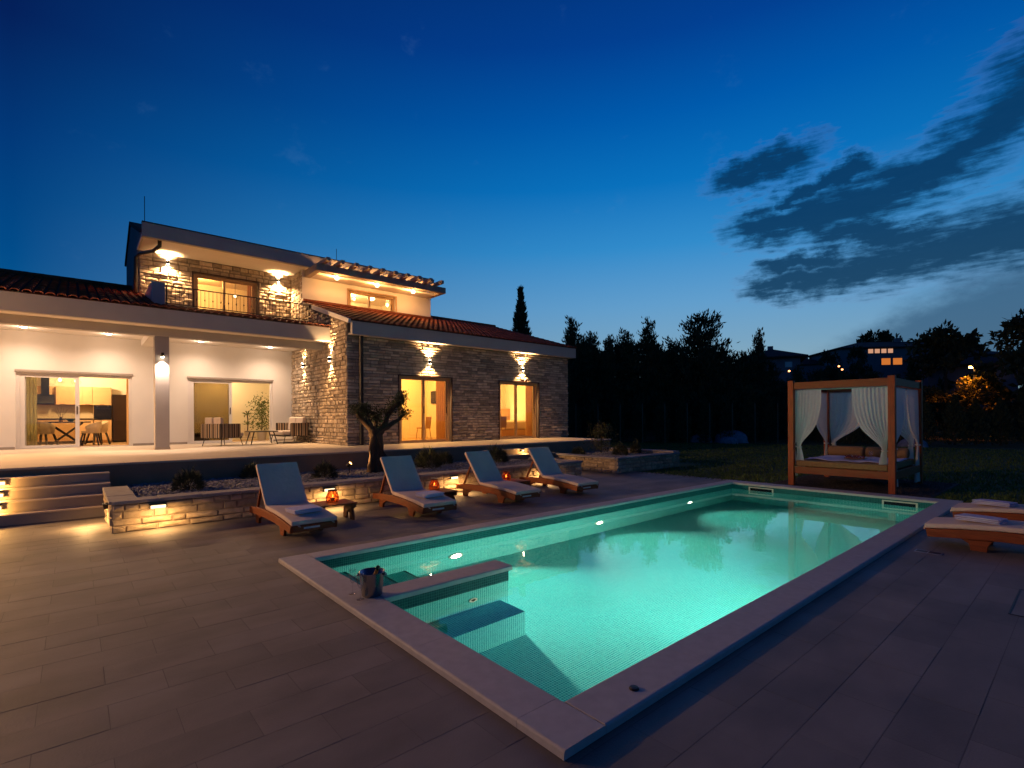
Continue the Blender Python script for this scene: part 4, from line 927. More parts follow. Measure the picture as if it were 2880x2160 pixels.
def drape(parent, name, a, b, post, ztop, ztie, zbot, m, belly=.25, tail=.12, fold=.022, nf=9, seed=0, off=(0, 0)):
    """cloth hung from a to b along a rod, tied to the post at ztie, the tail falling below it"""
    r = random.Random(seed); a, b, post = Vector((*a, 0)), Vector((*b, 0)), Vector((*post, 0)); d = (b-a); L_ = d.length; u = d.normalized(); n = Vector((-u.y, u.x, 0)); nu, nv = 56, 34; vs = []; fs = []
    ph = [r.uniform(0, 6.28) for _ in range(3)]; far = 1 if (b-post).length > (a-post).length else 0
    for j in range(nv+1):
        z = ztop+(zbot-ztop)*j/nv
        for i in range(nu+1):
            s_ = i/nu; p0 = a+d*s_; q = s_ if far else 1-s_          # q: 0 at post side, 1 at the free edge
            base_ = a if far else b; along = u if far else -u
            if z >= ztie:
                t_ = (ztop-z)/(ztop-ztie); w = L_*(1-.88*t_**2.4); pos = base_+along*(q*w) 
                pos = pos.lerp(post+along*(q*.09), (max(0, t_-.55)/.45)**2*.95); zz_ = z-belly*q**2*4*t_*(1-t_)*.35*(1 if t_ > 0 else 0)
                am = fold*(.55+.9*t_)*(1-.55*t_**4)
            else:
                t_ = (ztie-z)/max(.001, ztie-zbot); w = .09+tail*t_**.8; pos = post+along*(q*w-.02*t_); zz_ = z; am = fold*(.5+.8*t_)
            am *= (.75+.5*math.sin(s_*5+ph[0])); g_ = math.sin(s_*nf*2*PI+ph[1]+.7*math.sin(3*s_+ph[2]+z))*am+math.sin(s_*nf*4.3*PI+ph[2])*am*.3
            pos = pos+n*g_; vs.append((pos.x+off[0], pos.y+off[1], zz_))
    for j in range(nv):
        for i in range(nu): k = j*(nu+1)+i; fs.append((k, k+1, k+nu+2, k+nu+1))
    o_ = obj(name, MB().add(vs, fs), m, parent, smooth=True)
    tb = MB().tube([(post.x+off[0]+.06*math.cos(q*PI/4)+(u.x if far else -u.x)*.045, post.y+off[1]+.05*math.sin(q*PI/4)+(u.y if far else -u.y)*.045, ztie+.01*math.sin(q)) for q in range(9)], .014, 6, cap=False)
    if name == 'curtain': obj('tie', tb, m, o_)
    return o_
ix0, ix1 = fx0+.11, fx1-.11
drape(db, 'curtain', (ix0, fy1-.10), (ix0, fy1-.66), (ix0, fy1-.13), 2.29, .92, .36, 'curtain', seed=1, nf=8)
drape(db, 'curtain', (ix0, fy0+.10), (ix0, fy0+.78), (ix0, fy0+.13), 2.29, .90, .30, 'curtain', seed=2, nf=9)
drape(db, 'curtain', (ix1-.05, fy1-.045), (ix1-1.0, fy1-.045), (ix1-.05, fy1-.045), 2.28, .92, .42, 'curtain', seed=3, nf=8)
drape(db, 'curtain', (ix1, fy1-.10), (ix1, fy1-1.05), (ix1, fy1-.15), 2.28, .92, .55, 'curtain', seed=4, nf=8)
drape(db, 'curtain', (ix1, fy0+.10), (ix1, fy0+.7), (ix1, fy0+.13), 2.28, .92, .3, 'curtain', seed=5, nf=8)
drape(db, 'curtain', (ix0+.03, fy0+.035), (ix0+1.15, fy0+.035), (ix0+.06, fy0+.02), 2.28, .95, .12, 'curtain', seed=6, nf=9, tail=.22)
drape(db, 'curtain', (ix1-.03, fy0+.035), (ix1-1.1, fy0+.035), (ix1-.06, fy0+.02), 2.28, .95, .06, 'curtain', seed=7, nf=9, tail=.22)
drape(db, 'curtain', (ix0+.03, fy1-.035), (ix0+.55, fy1-.035), (ix0+.06, fy1-.02), 2.28, .92, .2, 'curtain', seed=8, nf=7)
for y0, y1, l in ((3.97, 4.78, 'left brown bolster along the back of the daybed'), (3.05, 3.93, 'right brown bolster along the back of the daybed')):
    c_ = MB(); c_.lathe([(.001, 0), (.09, 0), (.128, .02), (.135, .06), (.135, y1-y0-.06), (.128, y1-y0-.02), (.09, y1-y0), (.001, y1-y0)], 0, 0, 20); c_.v = [(15.42+v[0], y0+v[2], .735+v[1]) for v in c_.v]
    tag(obj('bolster', c_, 'bolster', None, smooth=True), l, 'bolster', 'bolsters on the daybed')
bl = MB(); n_ = 40
for j in range(n_+1):
    for i in range(n_+1):
        x = 13.55+1.6*i/n_; y = 3.02+1.72*j/n_; x += .05*math.sin(y*7)*(1 if i in (0, n_) else .6); z = .606+.012*(math.sin(x*9+y*4)+math.sin(y*13-x*5))*.5+.012+.022*max(0, math.sin(x*5.1+1.3*math.sin(y*6)))**4
        bl.v.append((x, y, z))
for j in range(n_):
    for i in range(n_): k = j*(n_+1)+i; bl.f.append((k, k+1, k+n_+2, k+n_+1))
o_ = obj('blanket', bl, 'blanket', None, smooth=True); o_.modifiers.new('t', 'SOLIDIFY').thickness = .012; tag(o_, 'rumpled white blanket spread over the daybed mattress', 'blanket')
ty = thing('tray', 'round tray of cherries and small glasses on the white blanket', 'tray', (14.0, 3.78, .645))
obj('plate', MB().lathe([(.001, 0), (.20, 0), (.235, .02), (.24, .022), (.20, .008), (.001, .006)], 0, 0, 28), 'steel', ty, local=True)
obj('bowl', MB().box(-.12, .0, -.20, .20, .008, .030), 'wood', ty, local=True)
for k in range(34): obj('cherry', MB().lathe([(.001, 0), (.012, .004), (.016, .014), (.012, .025), (.001, .029)], rng.uniform(-.11, -.01), rng.uniform(-.19, .19), 7, .032+.02*(k % 2)), 'cherry', ty, local=True, smooth=True)
for px_, py_ in ((.07, .13), (.09, .05), (.06, -.03)): obj('glass_cup', MB().lathe([(.03, .008), (.032, .01), (.036, .09), (.034, .09), (.029, .012)], px_, py_, 12), 'wine_glass', ty, local=True, smooth=True)
g_ = thing('wine_glass', 'stemmed wine glass standing by the tray on the daybed', 'glass', (14.1, 3.50, .635)); obj('foot', MB().lathe([(.001, 0), (.035, 0), (.033, .004), (.005, .01), (.004, .09)], 0, 0, 14), 'wine_glass', g_, local=True); obj('bowl', MB().lathe([(.004, .0901), (.03, .115), (.04, .15), (.034, .2), (.033, .2), (.038, .15), (.028, .117), (.004, .094)], 0, 0, 14), 'wine_glass', g_, local=True, smooth=True)

# ================================================================== PORCH FURNITURE
def legs4(t_, pts, m='black_metal', r=.014, top=None, sp=.06):
    for (x, y, zt_) in pts:
        sx = sp if x > 0 else -sp; sy = sp if y > 0 else -sp
        obj('leg', MB().tube([(x, y, zt_), (x+sx, y+sy*.6, 0)], [r, r*.8], 8), m, t_, local=True)
ac = thing('armchair', 'striped porch armchair with two back cushions, seen from behind', 'armchair', (3.62, 18.35, T), R(35))     # local: back towards -x
obj('back_panel', MB().box(-.50, -.44, -.38, .38, .25, .70), 'stripes', ac, local=True, bevel=.02)
for y in (-.40, .34): obj('arm', MB().box(-.44, .30, y, y+.06, .25, .70), 'stripes', ac, local=True, bevel=.02)
obj('seat_frame', MB().box(-.44, .42, -.34, .34, .235, .28), 'black_metal', ac, local=True); obj('seat_cushion', MB().box(-.42, .50, -.335, .335, .285, .40), 'pillow', ac, local=True, bevel=.03, seg=3)
for y in (-.31, .02): obj('back_cushion', MB().prism([(-.43, .41), (-.26, .41), (-.31, .88), (-.42, .90)], 1, y, y+.29), 'pillow', ac, local=True, bevel=.03, seg=3)
legs4(ac, [(-.40, -.32, .235), (-.40, .32, .235), (.36, -.32, .235), (.36, .32, .235)])
sf = thing('sofa', 'striped two seat porch sofa against the stone side wall', 'sofa', (5.83, 18.95, T), R(180))     # local: back towards -x
obj('back_panel', MB().box(-.42, -.36, -.80, .80, .25, .70), 'stripes', sf, local=True, bevel=.02)
for y in (-.84, .78): obj('arm', MB().box(-.36, .22, y, y+.06, .25, .70), 'stripes', sf, local=True, bevel=.02)
obj('seat_frame', MB().box(-.36, .42, -.78, .78, .235, .28), 'black_metal', sf, local=True)
for y in (-.77, .01): obj('seat_cushion', MB().box(-.34, .46, y, y+.76, .285, .42), 'pillow', sf, local=True, bevel=.03, seg=3)
for y in (-.76, .02): obj('back_cushion', MB().prism([(-.35, .425), (-.16, .425), (-.22, .90), (-.34, .92)], 1, y, y+.74), 'pillow', sf, local=True, bevel=.04, seg=3)
legs4(sf, [(-.36, -.72, .235), (-.36, .72, .235), (.36, -.72, .235), (.36, .72, .235)])
ct = thing('coffee_table', 'low dark porch table with splayed legs before the sofa', 'coffee table', (4.76, 18.35, T))
obj('tabletop', MB().box(-.42, .42, -.36, .36, .41, .44), 'counter', ct, local=True, bevel=.008); legs4(ct, [(-.30, -.26, .41), (-.30, .26, .41), (.30, -.26, .41), (.30, .26, .41)], 'counter', .02, sp=.11)

# ================================================================== ROOMS
kz = T
uc = thing('wall_cupboard', 'row of pale oak kitchen wall cupboards', 'cupboard', (.3, 23.95, 2.2)); obj('carcass', MB().box(-.48, 1.05, 23.87, 24.24, 2.20, 2.85), 'cabinet', uc)
for a, b in ((-.48, -.12), (-.118, .23), (.232, .51), (.512, 1.05)):
    d_ = obj('door', MB().box(a+.004, b-.004, 23.845, 23.868, 2.205, 2.845), 'cabinet', uc, bevel=.003); obj('handle', MB().box((a+b)/2-.07, (a+b)/2+.07, 23.825, 23.843, 2.215, 2.225), 'black_metal', d_)
obj('end_panel', MB().box(-1.20, -.49, 24.1, 24.24, 2.2, 2.85), 'cabinet', uc)
bc = thing('kitchen_counter', 'dark topped kitchen counter with pale fronts', 'counter', (-.3, 23.95, kz)); obj('carcass', MB().box(-1.5, .52, 23.70, 24.24, kz+.1, kz+.85), 'cabinet', bc); obj('worktop', MB().box(-1.52, .53, 23.66, 24.245, kz+.852, kz+.895), 'counter', bc); obj('plinth', MB().box(-1.5, .52, 23.75, 24.24, kz, kz+.098), 'counter', bc)
obj('backsplash', MB().box(-1.6, .52, 24.225, 24.247, kz+.897, 2.198), 'backsplash', bc)
for a, b in ((-1.5, -.95), (-.948, -.4), (-.398, .06), (.062, .52)): obj('door', MB().box(a+.004, b-.004, 23.675, 23.698, kz+.11, kz+.84), 'cabinet', bc, bevel=.003)
ot = thing('oven_cupboard', 'tall pale cupboard holding a built-in black oven', 'oven', (.79, 23.95, kz)); obj('carcass', MB().box(.535, 1.05, 23.70, 24.24, kz+.1, 2.199), 'cabinet', ot)
ov_ = obj('oven_front', MB().box(.54, 1.045, 23.66, 23.698, 1.67, 2.195), 'appliance', ot, bevel=.004); obj('handle', MB().box(.58, 1.0, 23.625, 23.64, 2.05, 2.065), 'steel', ov_)
for x in (.64, .94): obj('dial', MB().box(x-.02, x+.02, 23.645, 23.659, 2.115, 2.155), 'steel', ov_)
obj('door', MB().box(.545, 1.04, 23.675, 23.698, kz+.11, 1.655), 'cabinet', ot, bevel=.003); obj('plinth', MB().box(.535, 1.05, 23.75, 24.24, kz, kz+.098), 'cabinet', ot)
fg = thing('fridge', 'tall dark brown fridge freezer beside the oven', 'fridge', (1.33, 23.95, kz)); obj('body', MB().box(1.07, 1.62, 23.70, 24.24, kz+.03, 2.59), 'fridge', fg)
obj('door', MB().box(1.075, 1.615, 23.655, 23.698, 1.625, 2.585), 'fridge', fg, bevel=.008); obj('door', MB().box(1.075, 1.615, 23.655, 23.698, kz+.05, 1.605), 'fridge', fg, bevel=.008)
hd = thing('cooker_hood', 'black chimney cooker hood over the counter', 'cooker hood', (-.76, 24.0, 2.22)); obj('chimney', MB().box(-.86, -.65, 23.95, 24.22, 2.5, 3.3), 'appliance', hd); obj('canopy', MB().prism([(23.75, 2.23), (23.80, 2.20), (24.05, 2.50), (24.0, 2.56)], 0, -1.0, -.51), 'appliance', hd)
dt = thing('dining_table', 'dark dining table on crossed legs behind the kitchen door', 'table', (-.2, 22.0, kz)); obj('tabletop', MB().box(-.62, .62, -.42, .42, .75, .79), 'counter', dt, local=True, bevel=.006)
for y in (-.30, .30):
    for s_ in (1, -1): obj('leg', MB().bar((-.42*s_, y+.028*s_, .75), (.42*s_, y+.028*s_, .0), .05, .055), 'counter', dt, local=True)
def dining_chair(label, loc, rz):
    t_ = thing('dining_chair', label, 'chair', loc, rz, 'padded dining chairs'); sh_ = MB(); n_ = 14
    for k in range(n_+1):
        a = R(-110)+R(220)*k/n_; c0, s0 = -math.cos(a), math.sin(a)
        h_ = .80-.16*(abs(a)/R(110))**2
        for (rr, z) in ((.25, .42), (.275, .55), (.285, h_), (.26, h_), (.25, .55), (.22, .44)): sh_.v.append((c0*rr, s0*rr, z))
    for k in range(n_):
        for q in range(5): b_ = k*6+q; sh_.f.append((b_, b_+1, b_+7, b_+6))
    obj('shell', sh_, 'chair_shell', t_, local=True, smooth=True); obj('seat', MB().lathe([(.001, .40), (.24, .40), (.25, .43), (.24, .47), (.001, .48)], 0, 0, 18), 'chair_shell', t_, local=True)
    for x, y in ((-.16, -.16), (-.16, .16), (.17, -.17), (.17, .17)): obj('leg', MB().bar((x, y, .40), (x*1.5, y*1.5, 0), .045, .045, (1, 0, 0)), 'counter', t_, local=True)
dining_chair('padded dining chair at the left of the kitchen table', (-.72, 21.45, kz), R(60)); dining_chair('padded dining chair at the right end of the kitchen table', (.42, 21.75, kz), R(170)); dining_chair('padded dining chair half hidden at the counter side of the table', (.62, 22.45, kz), R(205))
vz = thing('vase', 'vase of bare branches on the dining table', 'vase', (-.32, 21.95, kz+.791)); obj('body', MB().lathe([(.001, 0), (.045, 0), (.06, .06), (.03, .13), (.035, .15)], 0, 0, 14), 'pane_tint', vz, local=True, smooth=True); tw = MB()
for k in range(7): a = k*.9; tw.tube([(0, 0, .03), (.06*math.cos(a), .06*math.sin(a), .2), (.20*math.cos(a+.3), .10*math.sin(a+.3), .42+.03*(k % 3))], [.006, .004, .002], 5)
obj('branches', tw, 'bark', vz, local=True)
bo = tag(obj('fruit_bowl', MB().lathe([(.001, 0), (.05, 0), (.13, .07), (.125, .075), (.05, .012), (.001, .012)], 0, 0, 18), 'house_leaf', None, local=True, smooth=True), 'green bowl on the dining table beside the vase', 'bowl'); bo.location = (-.08, 21.9, kz+.791)
def pendant(name, label, loc, drop, top, cat='pendant lamp'):
    t_ = thing(name, label, cat, loc); obj('cord', MB().tube([(0, 0, 0), (0, 0, drop)], .006, 5), 'black_metal', t_, local=True); obj('canopy', MB().lathe([(.001, drop), (.06, drop-.002), (.05, drop-.03), (.001, drop-.03)], 0, 0, 14), 'black_metal', t_, local=True)
    obj('bulb', MB().lathe([(.001, -.12), (.04, -.10), (.055, -.06), (.035, -.02), (.012, 0)], 0, 0, 12), 'lamp_bulb', t_, local=True, smooth=True); w = MB()
    for k in range(6): a = k*PI/3; w.tube([(.03*math.cos(a), .03*math.sin(a), 0), (.13*math.cos(a), .13*math.sin(a), -.10), (.08*math.cos(a), .08*math.sin(a), -.17)], .005, 4)
    obj('cage', w, 'black_metal', t_, local=True); return t_
pendant('pendant_lamp', 'left wire cage pendant over the dining table', (-.34, 21.9, 3.02), .52, 0); pendant('pendant_lamp', 'right wire cage pendant over the dining table', (.06, 21.9, 3.0), .54, 0)
pendant('pendant_lamp', 'long corded pendant in the balcony room', (4.75, 21.9, 6.50), .585, 0)
def ceil_lamp(label, loc): t_ = tag(obj('ceiling_lamp', MB().lathe([(.001, -.10), (.10, -.09), (.15, -.05), (.16, 0)], 0, 0, 18), 'lamp_bulb', None, local=True, smooth=True), label, 'ceiling lamp'); t_.location = loc
ceil_lamp('round lit ceiling lamp behind the left pane of the balcony door', (3.75, 21.6, 7.085)); ceil_lamp('round lit ceiling lamp behind the left pane of the pergola window', (8.5, 20.6, 6.95)); ceil_lamp('round lit ceiling lamp behind the right pane of the pergola window', (9.9, 20.9, 6.95))
def drape2(label, a, b, z0, z1, m, seed, cat='curtain'):
    mb = MB(); a, b = Vector((*a, 0)), Vector((*b, 0)); d = b-a; n = Vector((-d.y, d.x, 0)).normalized(); r = random.Random(seed); N_ = 60; nf = max(4, int(d.length/.075))
    for z in (z0, z1):
        for i in range(N_+1): s_ = i/N_; p = a+d*s_+n*(.03*math.sin(s_*nf*2*PI+.5*math.sin(s_*5))*(1.0 if z == z0 else .8)); mb.v.append((p.x, p.y, z))
    mb.f = [(i, i+1, N_+2+i, N_+1+i) for i in range(N_)]
    o_ = obj('curtain', mb, m, None, smooth=True); tag(o_, label, cat, 'floor length curtains indoors')
drape2('greenish curtain at the left of the kitchen sliding door', (-1.14, 20.82), (-.84, 20.86), T+.03, 3.3, 'drape_green', 1); drape2('cream curtain at the right of the kitchen sliding door', (1.30, 20.80), (1.60, 20.82), T+.03, 3.3, 'drape', 2)
drape2('tall orange lit curtain in the first bedroom door', (10.0, 15.82), (10.55, 15.82), T+.02, 3.5, 'drape', 3); drape2('orange lit curtain at the right of the bed door', (14.42, 15.82), (14.95, 15.82), T+.02, 3.5, 'drape', 4); drape2('curtain at the right of the balcony door', (4.95, 20.95), (5.4, 20.95), 4.58, 7.0, 'drape', 5)
# living room
sd = thing('sofa', 'low dark sofa inside, behind the left living room pane', 'sofa', (3.3, 21.7, T)); obj('base', MB().box(2.95, 3.75, 21.3, 22.4, T+.02, T+.32), 'sofa_dark', sd, bevel=.03); obj('back', MB().box(2.95, 3.15, 21.3, 22.4, T+.321, T+.55), 'sofa_dark', sd, bevel=.04)
def leaf_cloud(n, pts, size, seed, aspect=3.2, spread=.1, droop=.3):
    """n small leaf blades spread round the given points"""
    r = np.random.default_rng(seed); pts = np.asarray(pts, float); c = pts[r.integers(0, len(pts), n)]+r.normal(0, spread, (n, 3)); d = r.normal(0, 1, (n, 3)); d[:, 2] -= droop; d /= np.linalg.norm(d, axis=1)[:, None]
    s_ = np.cross(d, r.normal(0, 1, (n, 3))); s_ /= np.linalg.norm(s_, axis=1)[:, None]; l = size*r.uniform(.6, 1.3, (n, 1)); w = l/aspect
    v = np.stack([c, c+d*l*.5+s_*w*.5, c+d*l, c+d*l*.5-s_*w*.5], 1).reshape(-1, 3); f = np.arange(4*n).reshape(n, 4)
    return v, f
fi = thing('fig_tree', 'tall leafy potted tree inside the open living room door', 'houseplant', (5.55, 21.4, T)); obj('pot', MB().lathe([(.001, 0), (.14, 0), (.19, .40), (.17, .40), (.15, .36), (.001, .35)], 0, 0, 20), 'pot', fi, local=True); obj('trunk', MB().tube([(0, 0, .35), (.02, 0, .8), (0, .02, 1.4)], [.02, .015, .01], 6), 'bark', fi, local=True)
rr = np.random.default_rng(4); v, f = leaf_cloud(900, np.stack([rr.normal(0, .15, 260), rr.normal(0, .15, 260), rr.uniform(.5, 1.66, 260)], 1), .10, 5, 2.6); raw('foliage', v.tolist(), f.tolist(), 'house_leaf', fi)
yu = thing('yucca', 'spiky potted yucca on a low stand beside the tall indoor tree', 'houseplant', (5.02, 21.3, T)); obj('pot', MB().lathe([(.001, .18), (.10, .18), (.13, .40), (.11, .40), (.001, .38)], 0, 0, 16).box(-.25, .25, -.15, .15, .12, .16), 'pot', yu, local=True); obj('trunk', MB().tube([(0, 0, .38), (.02, 0, .7), (.0, 0, 1.0)], .022, 7), 'bark', yu, local=True); yb = MB(); r_ = random.Random(2)
for (cz, n_) in ((1.0, 26), (.62, 16)):
    for k in range(n_): a = k*2.4; e_ = r_.uniform(-.2, 1.2); l = r_.uniform(.18, .28); d = Vector((math.cos(a)*math.cos(e_), math.sin(a)*math.cos(e_), math.sin(e_))); s_ = d.cross(Vector((0, 0, 1))).normalized()*.016; p = Vector((0, 0, cz)); q = p+d*l*.6; t_ = p+d*l+Vector((0, 0, -.03)); yb.add([p-s_*.6, p+s_*.6, q+s_, t_, q-s_], [(0, 1, 2, 3, 4)])
obj('foliage', yb, 'house_leaf', yu, local=True)
# bedrooms
W('inner_door', MB().box(9.35, 10.25, 18.93, 18.965, T, 2.95), 'cabinet'); tv = tag(obj('television', MB().box(11.46, 11.53, 17.75, 18.55, 2.28, 2.80), 'appliance', None), 'dark television high on the first bedroom wall', 'television')
W('wardrobe_wall', MB().box(7.32, 8.9, 18.4, 18.98, T, 3.2), 'plaster_in')
def plain_chair(label, loc, rz):
    t_ = thing('chair', label, 'chair', loc, rz, 'bedroom chairs'); obj('seat', MB().box(-.2, .2, -.2, .2, .44, .48), 'cabinet', t_, local=True); obj('back', MB().prism([(-.2, .48), (-.17, .48), (-.22, .90), (-.25, .90)], 1, -.2, .2), 'cabinet', t_, local=True, bevel=.01)
    for x in (-.17, .17):
        for y in (-.17, .17): obj('leg', MB().tube([(x, y, .44), (x*1.25, y*1.25, 0)], .016, 6), 'cabinet', t_, local=True)
plain_chair('wooden chair inside the first bedroom door', (10.3, 17.2, T), R(120)); plain_chair('wooden chair inside the bed door, before the bed', (13.4, 16.3, T), R(80))
be = thing('bed', 'bed with pale linen and a wooden headboard in the far bedroom', 'bed', (14.75, 17.6, T)); obj('base', MB().box(14.0, 15.85, 16.9, 18.4, T+.05, T+.32), 'cabinet', be); obj('duvet', MB().box(13.95, 15.75, 16.86, 18.44, T+.321, T+.72), 'bed_linen', be, bevel=.12, seg=4); obj('headboard', MB().box(14.85, 15.88, 18.55, 18.62, T+.3, T+1.28), 'cabinet', be)
# ================================================================== GARDEN PLANTS
def shrub_mesh(seed, n=1500, r0=.32, h=.42, blade=.11):
    r = np.random.default_rng(seed); th = r.uniform(0, 6.283, n); el = np.arccos(r.uniform(-.05, 1, n)); rr = r.uniform(.45, 1.0, n)**.5
    lump = 1+.16*np.sin(3*th+seed)+.12*np.sin(5*th+2*seed+el*4)
    d = np.stack([np.sin(el)*np.cos(th), np.sin(el)*np.sin(th), np.cos(el)], 1); c = d*(rr*lump)[:, None]*np.array([r0, r0, h])*.86; c[:, 2] += .03
    dd = d+r.normal(0, .38, (n, 3)); dd[:, 2] += .35; dd /= np.linalg.norm(dd, axis=1)[:, None]; s_ = np.cross(dd, r.normal(0, 1, (n, 3))); s_ /= np.linalg.norm(s_, axis=1)[:, None]; l = blade*r.uniform(.6, 1.3, (n, 1)); w = l*.12
    v = np.stack([c-s_*w*.5, c+s_*w*.5, c+dd*l*.6+s_*w*.5, c+dd*l], 1).reshape(-1, 3); return v.tolist(), np.arange(4*n).reshape(n, 4).tolist()
shrub_me = []
for k in range(3):
    v, f = shrub_mesh(k+1); me = bpy.data.meshes.new('foliage'); me.from_pydata(v, [], f); me.materials.append(M['shrub_leaf']); shrub_me.append(me)
def shrub(label, loc, s_, k, hs=1., group='round shrubs in the gravel beds'):
    t_ = thing('shrub', label, 'shrub', loc, k*1.3, group); o_ = bpy.data.objects.new('foliage', shrub_me[k % 3]); C.objects.link(o_); o_.parent = t_; o_.scale = (s_, s_, s_*hs)
    st_ = MB(); st_.tube([(0, 0, -.03), (.0, 0, .10*s_)], .02*s_, 5); obj('stem', st_, 'bark_dark', t_, local=True); return t_
Zp = .385
for l, loc, s_, hs in (('round dark shrub nearest the wide steps, left end of the planter', (1.57, 10.75, Zp), .80, 1.0), ('round dark shrub behind the head of the first lounger', (2.95, 12.05, Zp), .80, .9), ('round dark shrub between the first and second loungers, left of the spotlight', (4.10, 10.95, Zp), .78, .95), ('largest dark shrub behind the third lounger', (6.95, 11.35, Zp), 1.10, 1.0), ('smaller dark shrub right of the largest one', (7.75, 11.85, Zp), .80, .95), ('dark shrub just left of the narrow steps', (9.15, 11.3, Zp), 1.05, .95), ('small low shrub at the left of the far planter', (13.0, 11.6, Zp), .75, .8), ('dense shrub in front of the taller bush in the far planter', (14.0, 10.6, Zp), .85, 1.0), ('rounded shrub near the right end of the far planter', (15.0, 10.7, Zp), .62, 1.6)): shrub(l, loc, s_, int(loc[0]*3), hs)
tb = thing('shrub', 'tall loose bush in the far planter against the terrace end', 'shrub', (14.2, 11.6, Zp), 0, 'round shrubs in the gravel beds'); r_ = np.random.default_rng(9); v, f = leaf_cloud(1100, np.stack([r_.normal(0, .20, 200), r_.normal(0, .20, 200), r_.uniform(.15, 1.05, 200)], 1), .07, 3, 2.4, .06); raw('foliage', v.tolist(), f.tolist(), 'olive_leaf', tb); obj('stem', MB().tube([(0, 0, 0), (.02, .01, .6)], .02, 5), 'bark_dark', tb, local=True)
# thin grass stalks standing up above the planter
gs = MB(); r_ = random.Random(3)
# olive tree: gnarled twin trunk, stubby limbs with leaf tufts
ol = thing('olive_tree', 'gnarled old olive tree with lopped limbs, lit from below', 'olive tree', (5.42, 11.2, .36))
def limb(pts, rs, seed, seg=12, lump=.22):
    r = random.Random(seed); P_ = []; 
    for i in range(len(pts)-1):
        for k in range(4):
            t_ = k/4; P_.append((Vector(pts[i]).lerp(Vector(pts[i+1]), t_), rs[i]+(rs[i+1]-rs[i])*t_))
    P_.append((Vector(pts[-1]), rs[-1])); mb = MB(); mb.tube([p+Vector((r.uniform(-1, 1), r.uniform(-1, 1), r.uniform(-1, 1)))*q*.12 for p, q in P_], [q*.78 for p, q in P_], seg)
    ph = r.uniform(0, 6); vs = []
    for i, v in enumerate(mb.v):
        c, q = P_[i//seg]; k = i % seg; f_ = 1+lump*math.sin(k*2*PI/seg*3+ph+i//seg*.35)+lump*.6*math.sin(k*2*PI/seg*5+i//seg*.8)+r.uniform(-.06, .06); vs.append(tuple(c+(Vector(v)-c)*f_))
    mb.v = vs; return mb
tr = MB()
def join(a, b): a.add(b.v, b.f)
join(tr, limb([(-.13, 0, -.05), (-.13, .0, .25), (-.10, 0, .55), (-.06, 0, .85), (-.12, 0, 1.08)], [.13, .105, .10, .10, .09], 1)); join(tr, limb([(.14, .04, -.05), (.13, .03, .3), (.08, .02, .6), (.03, .0, .9), (.07, 0, 1.05)], [.20, .17, .15, .15, .11], 2)); join(tr, limb([(.0, .02, -.05), (.02, .03, .5), (-.01, .02, .95)], [.16, .14, .12], 9))
obj('trunk', tr, 'bark', ol, local=True, smooth=True)
tips = []
for k, (p, q) in enumerate((([(-.10, 0, 1.0), (-.28, .0, 1.20), (-.42, .02, 1.36), (-.50, .0, 1.50)], [.085, .07, .06, .045]), ([(-.05, 0, .95), (-.20, -.02, 1.22), (-.26, .0, 1.42)], [.08, .06, .05]), ([(.05, 0, .95), (.22, .0, 1.16), (.30, .02, 1.36), (.42, .0, 1.52), (.62, .02, 1.68)], [.10, .075, .065, .06, .04]), ([(.12, 0, 1.02), (.40, -.03, 1.18), (.60, .0, 1.27), (.74, .0, 1.40)], [.08, .06, .05, .04]), ([(.02, .03, .95), (.05, .12, 1.3)], [.07, .04]))):
    obj('branch', limb(p, q, 20+k), 'bark', ol, local=True, smooth=True); tips.append(p[-1])
pts = []; r_ = np.random.default_rng(12)
for c, n_, s_ in ((tips[0], 60, .10), (tips[1], 50, .11), (tips[2], 70, .11), (tips[3], 40, .09), (tips[4], 50, .12), ((.42, 0, 1.50), 40, .1), ((-.36, 0, 1.45), 45, .11), ((.22, .02, 1.40), 25, .09), ((-.05, .02, 1.38), 35, .11), ((.68, .02, 1.80), 50, .09), ((.05, 0, 1.12), 25, .1)): pts.append(np.array(c)+r_.normal(0, s_*.72, (n_, 3))*np.array([1, 1, .9])+np.array([0, 0, .03]))
v, f = leaf_cloud(4600, np.concatenate(pts), .062, 8, 3.0, .035, -.1); raw('foliage', v.tolist(), f.tolist(), 'olive_leaf', ol)
sp = thing('garden_spotlight', 'small garden spotlight on a spike, shining at the olive tree', 'spotlight', (4.90, 11.55, .38)); obj('spike', MB().tube([(0, 0, -.05), (0, 0, .17)], .009, 6), 'black_metal', sp, local=True)
hd_ = MB().lathe([(.001, -.06), (.035, -.06), (.045, .05), (.041, .05), (.033, -.03)], 0, 0, 14); q_ = Vector((.62, -.62, .75)).to_track_quat('Z', 'Y'); hd_.v = [tuple(q_ @ Vector(v_)+Vector((0, 0, .20))) for v_ in hd_.v]; obj('head', hd_, 'black_metal', sp, local=True)
le_ = MB().lathe([(.001, .046), (.04, .042)], 0, 0, 14); le_.v = [tuple(q_ @ Vector(v_)+Vector((0, 0, .20))) for v_ in le_.v]; obj('lens', le_, 'lamp_spot', sp, local=True)
lamp('SPOT', (4.93, 11.53, .64), 110, (1, .50, .17), sp, .03, 95, .5, (.62, -.30, .45)); lamp('POINT', (4.90, 11.50, .66), 1.3, (1, .5, .17), sp, .03)

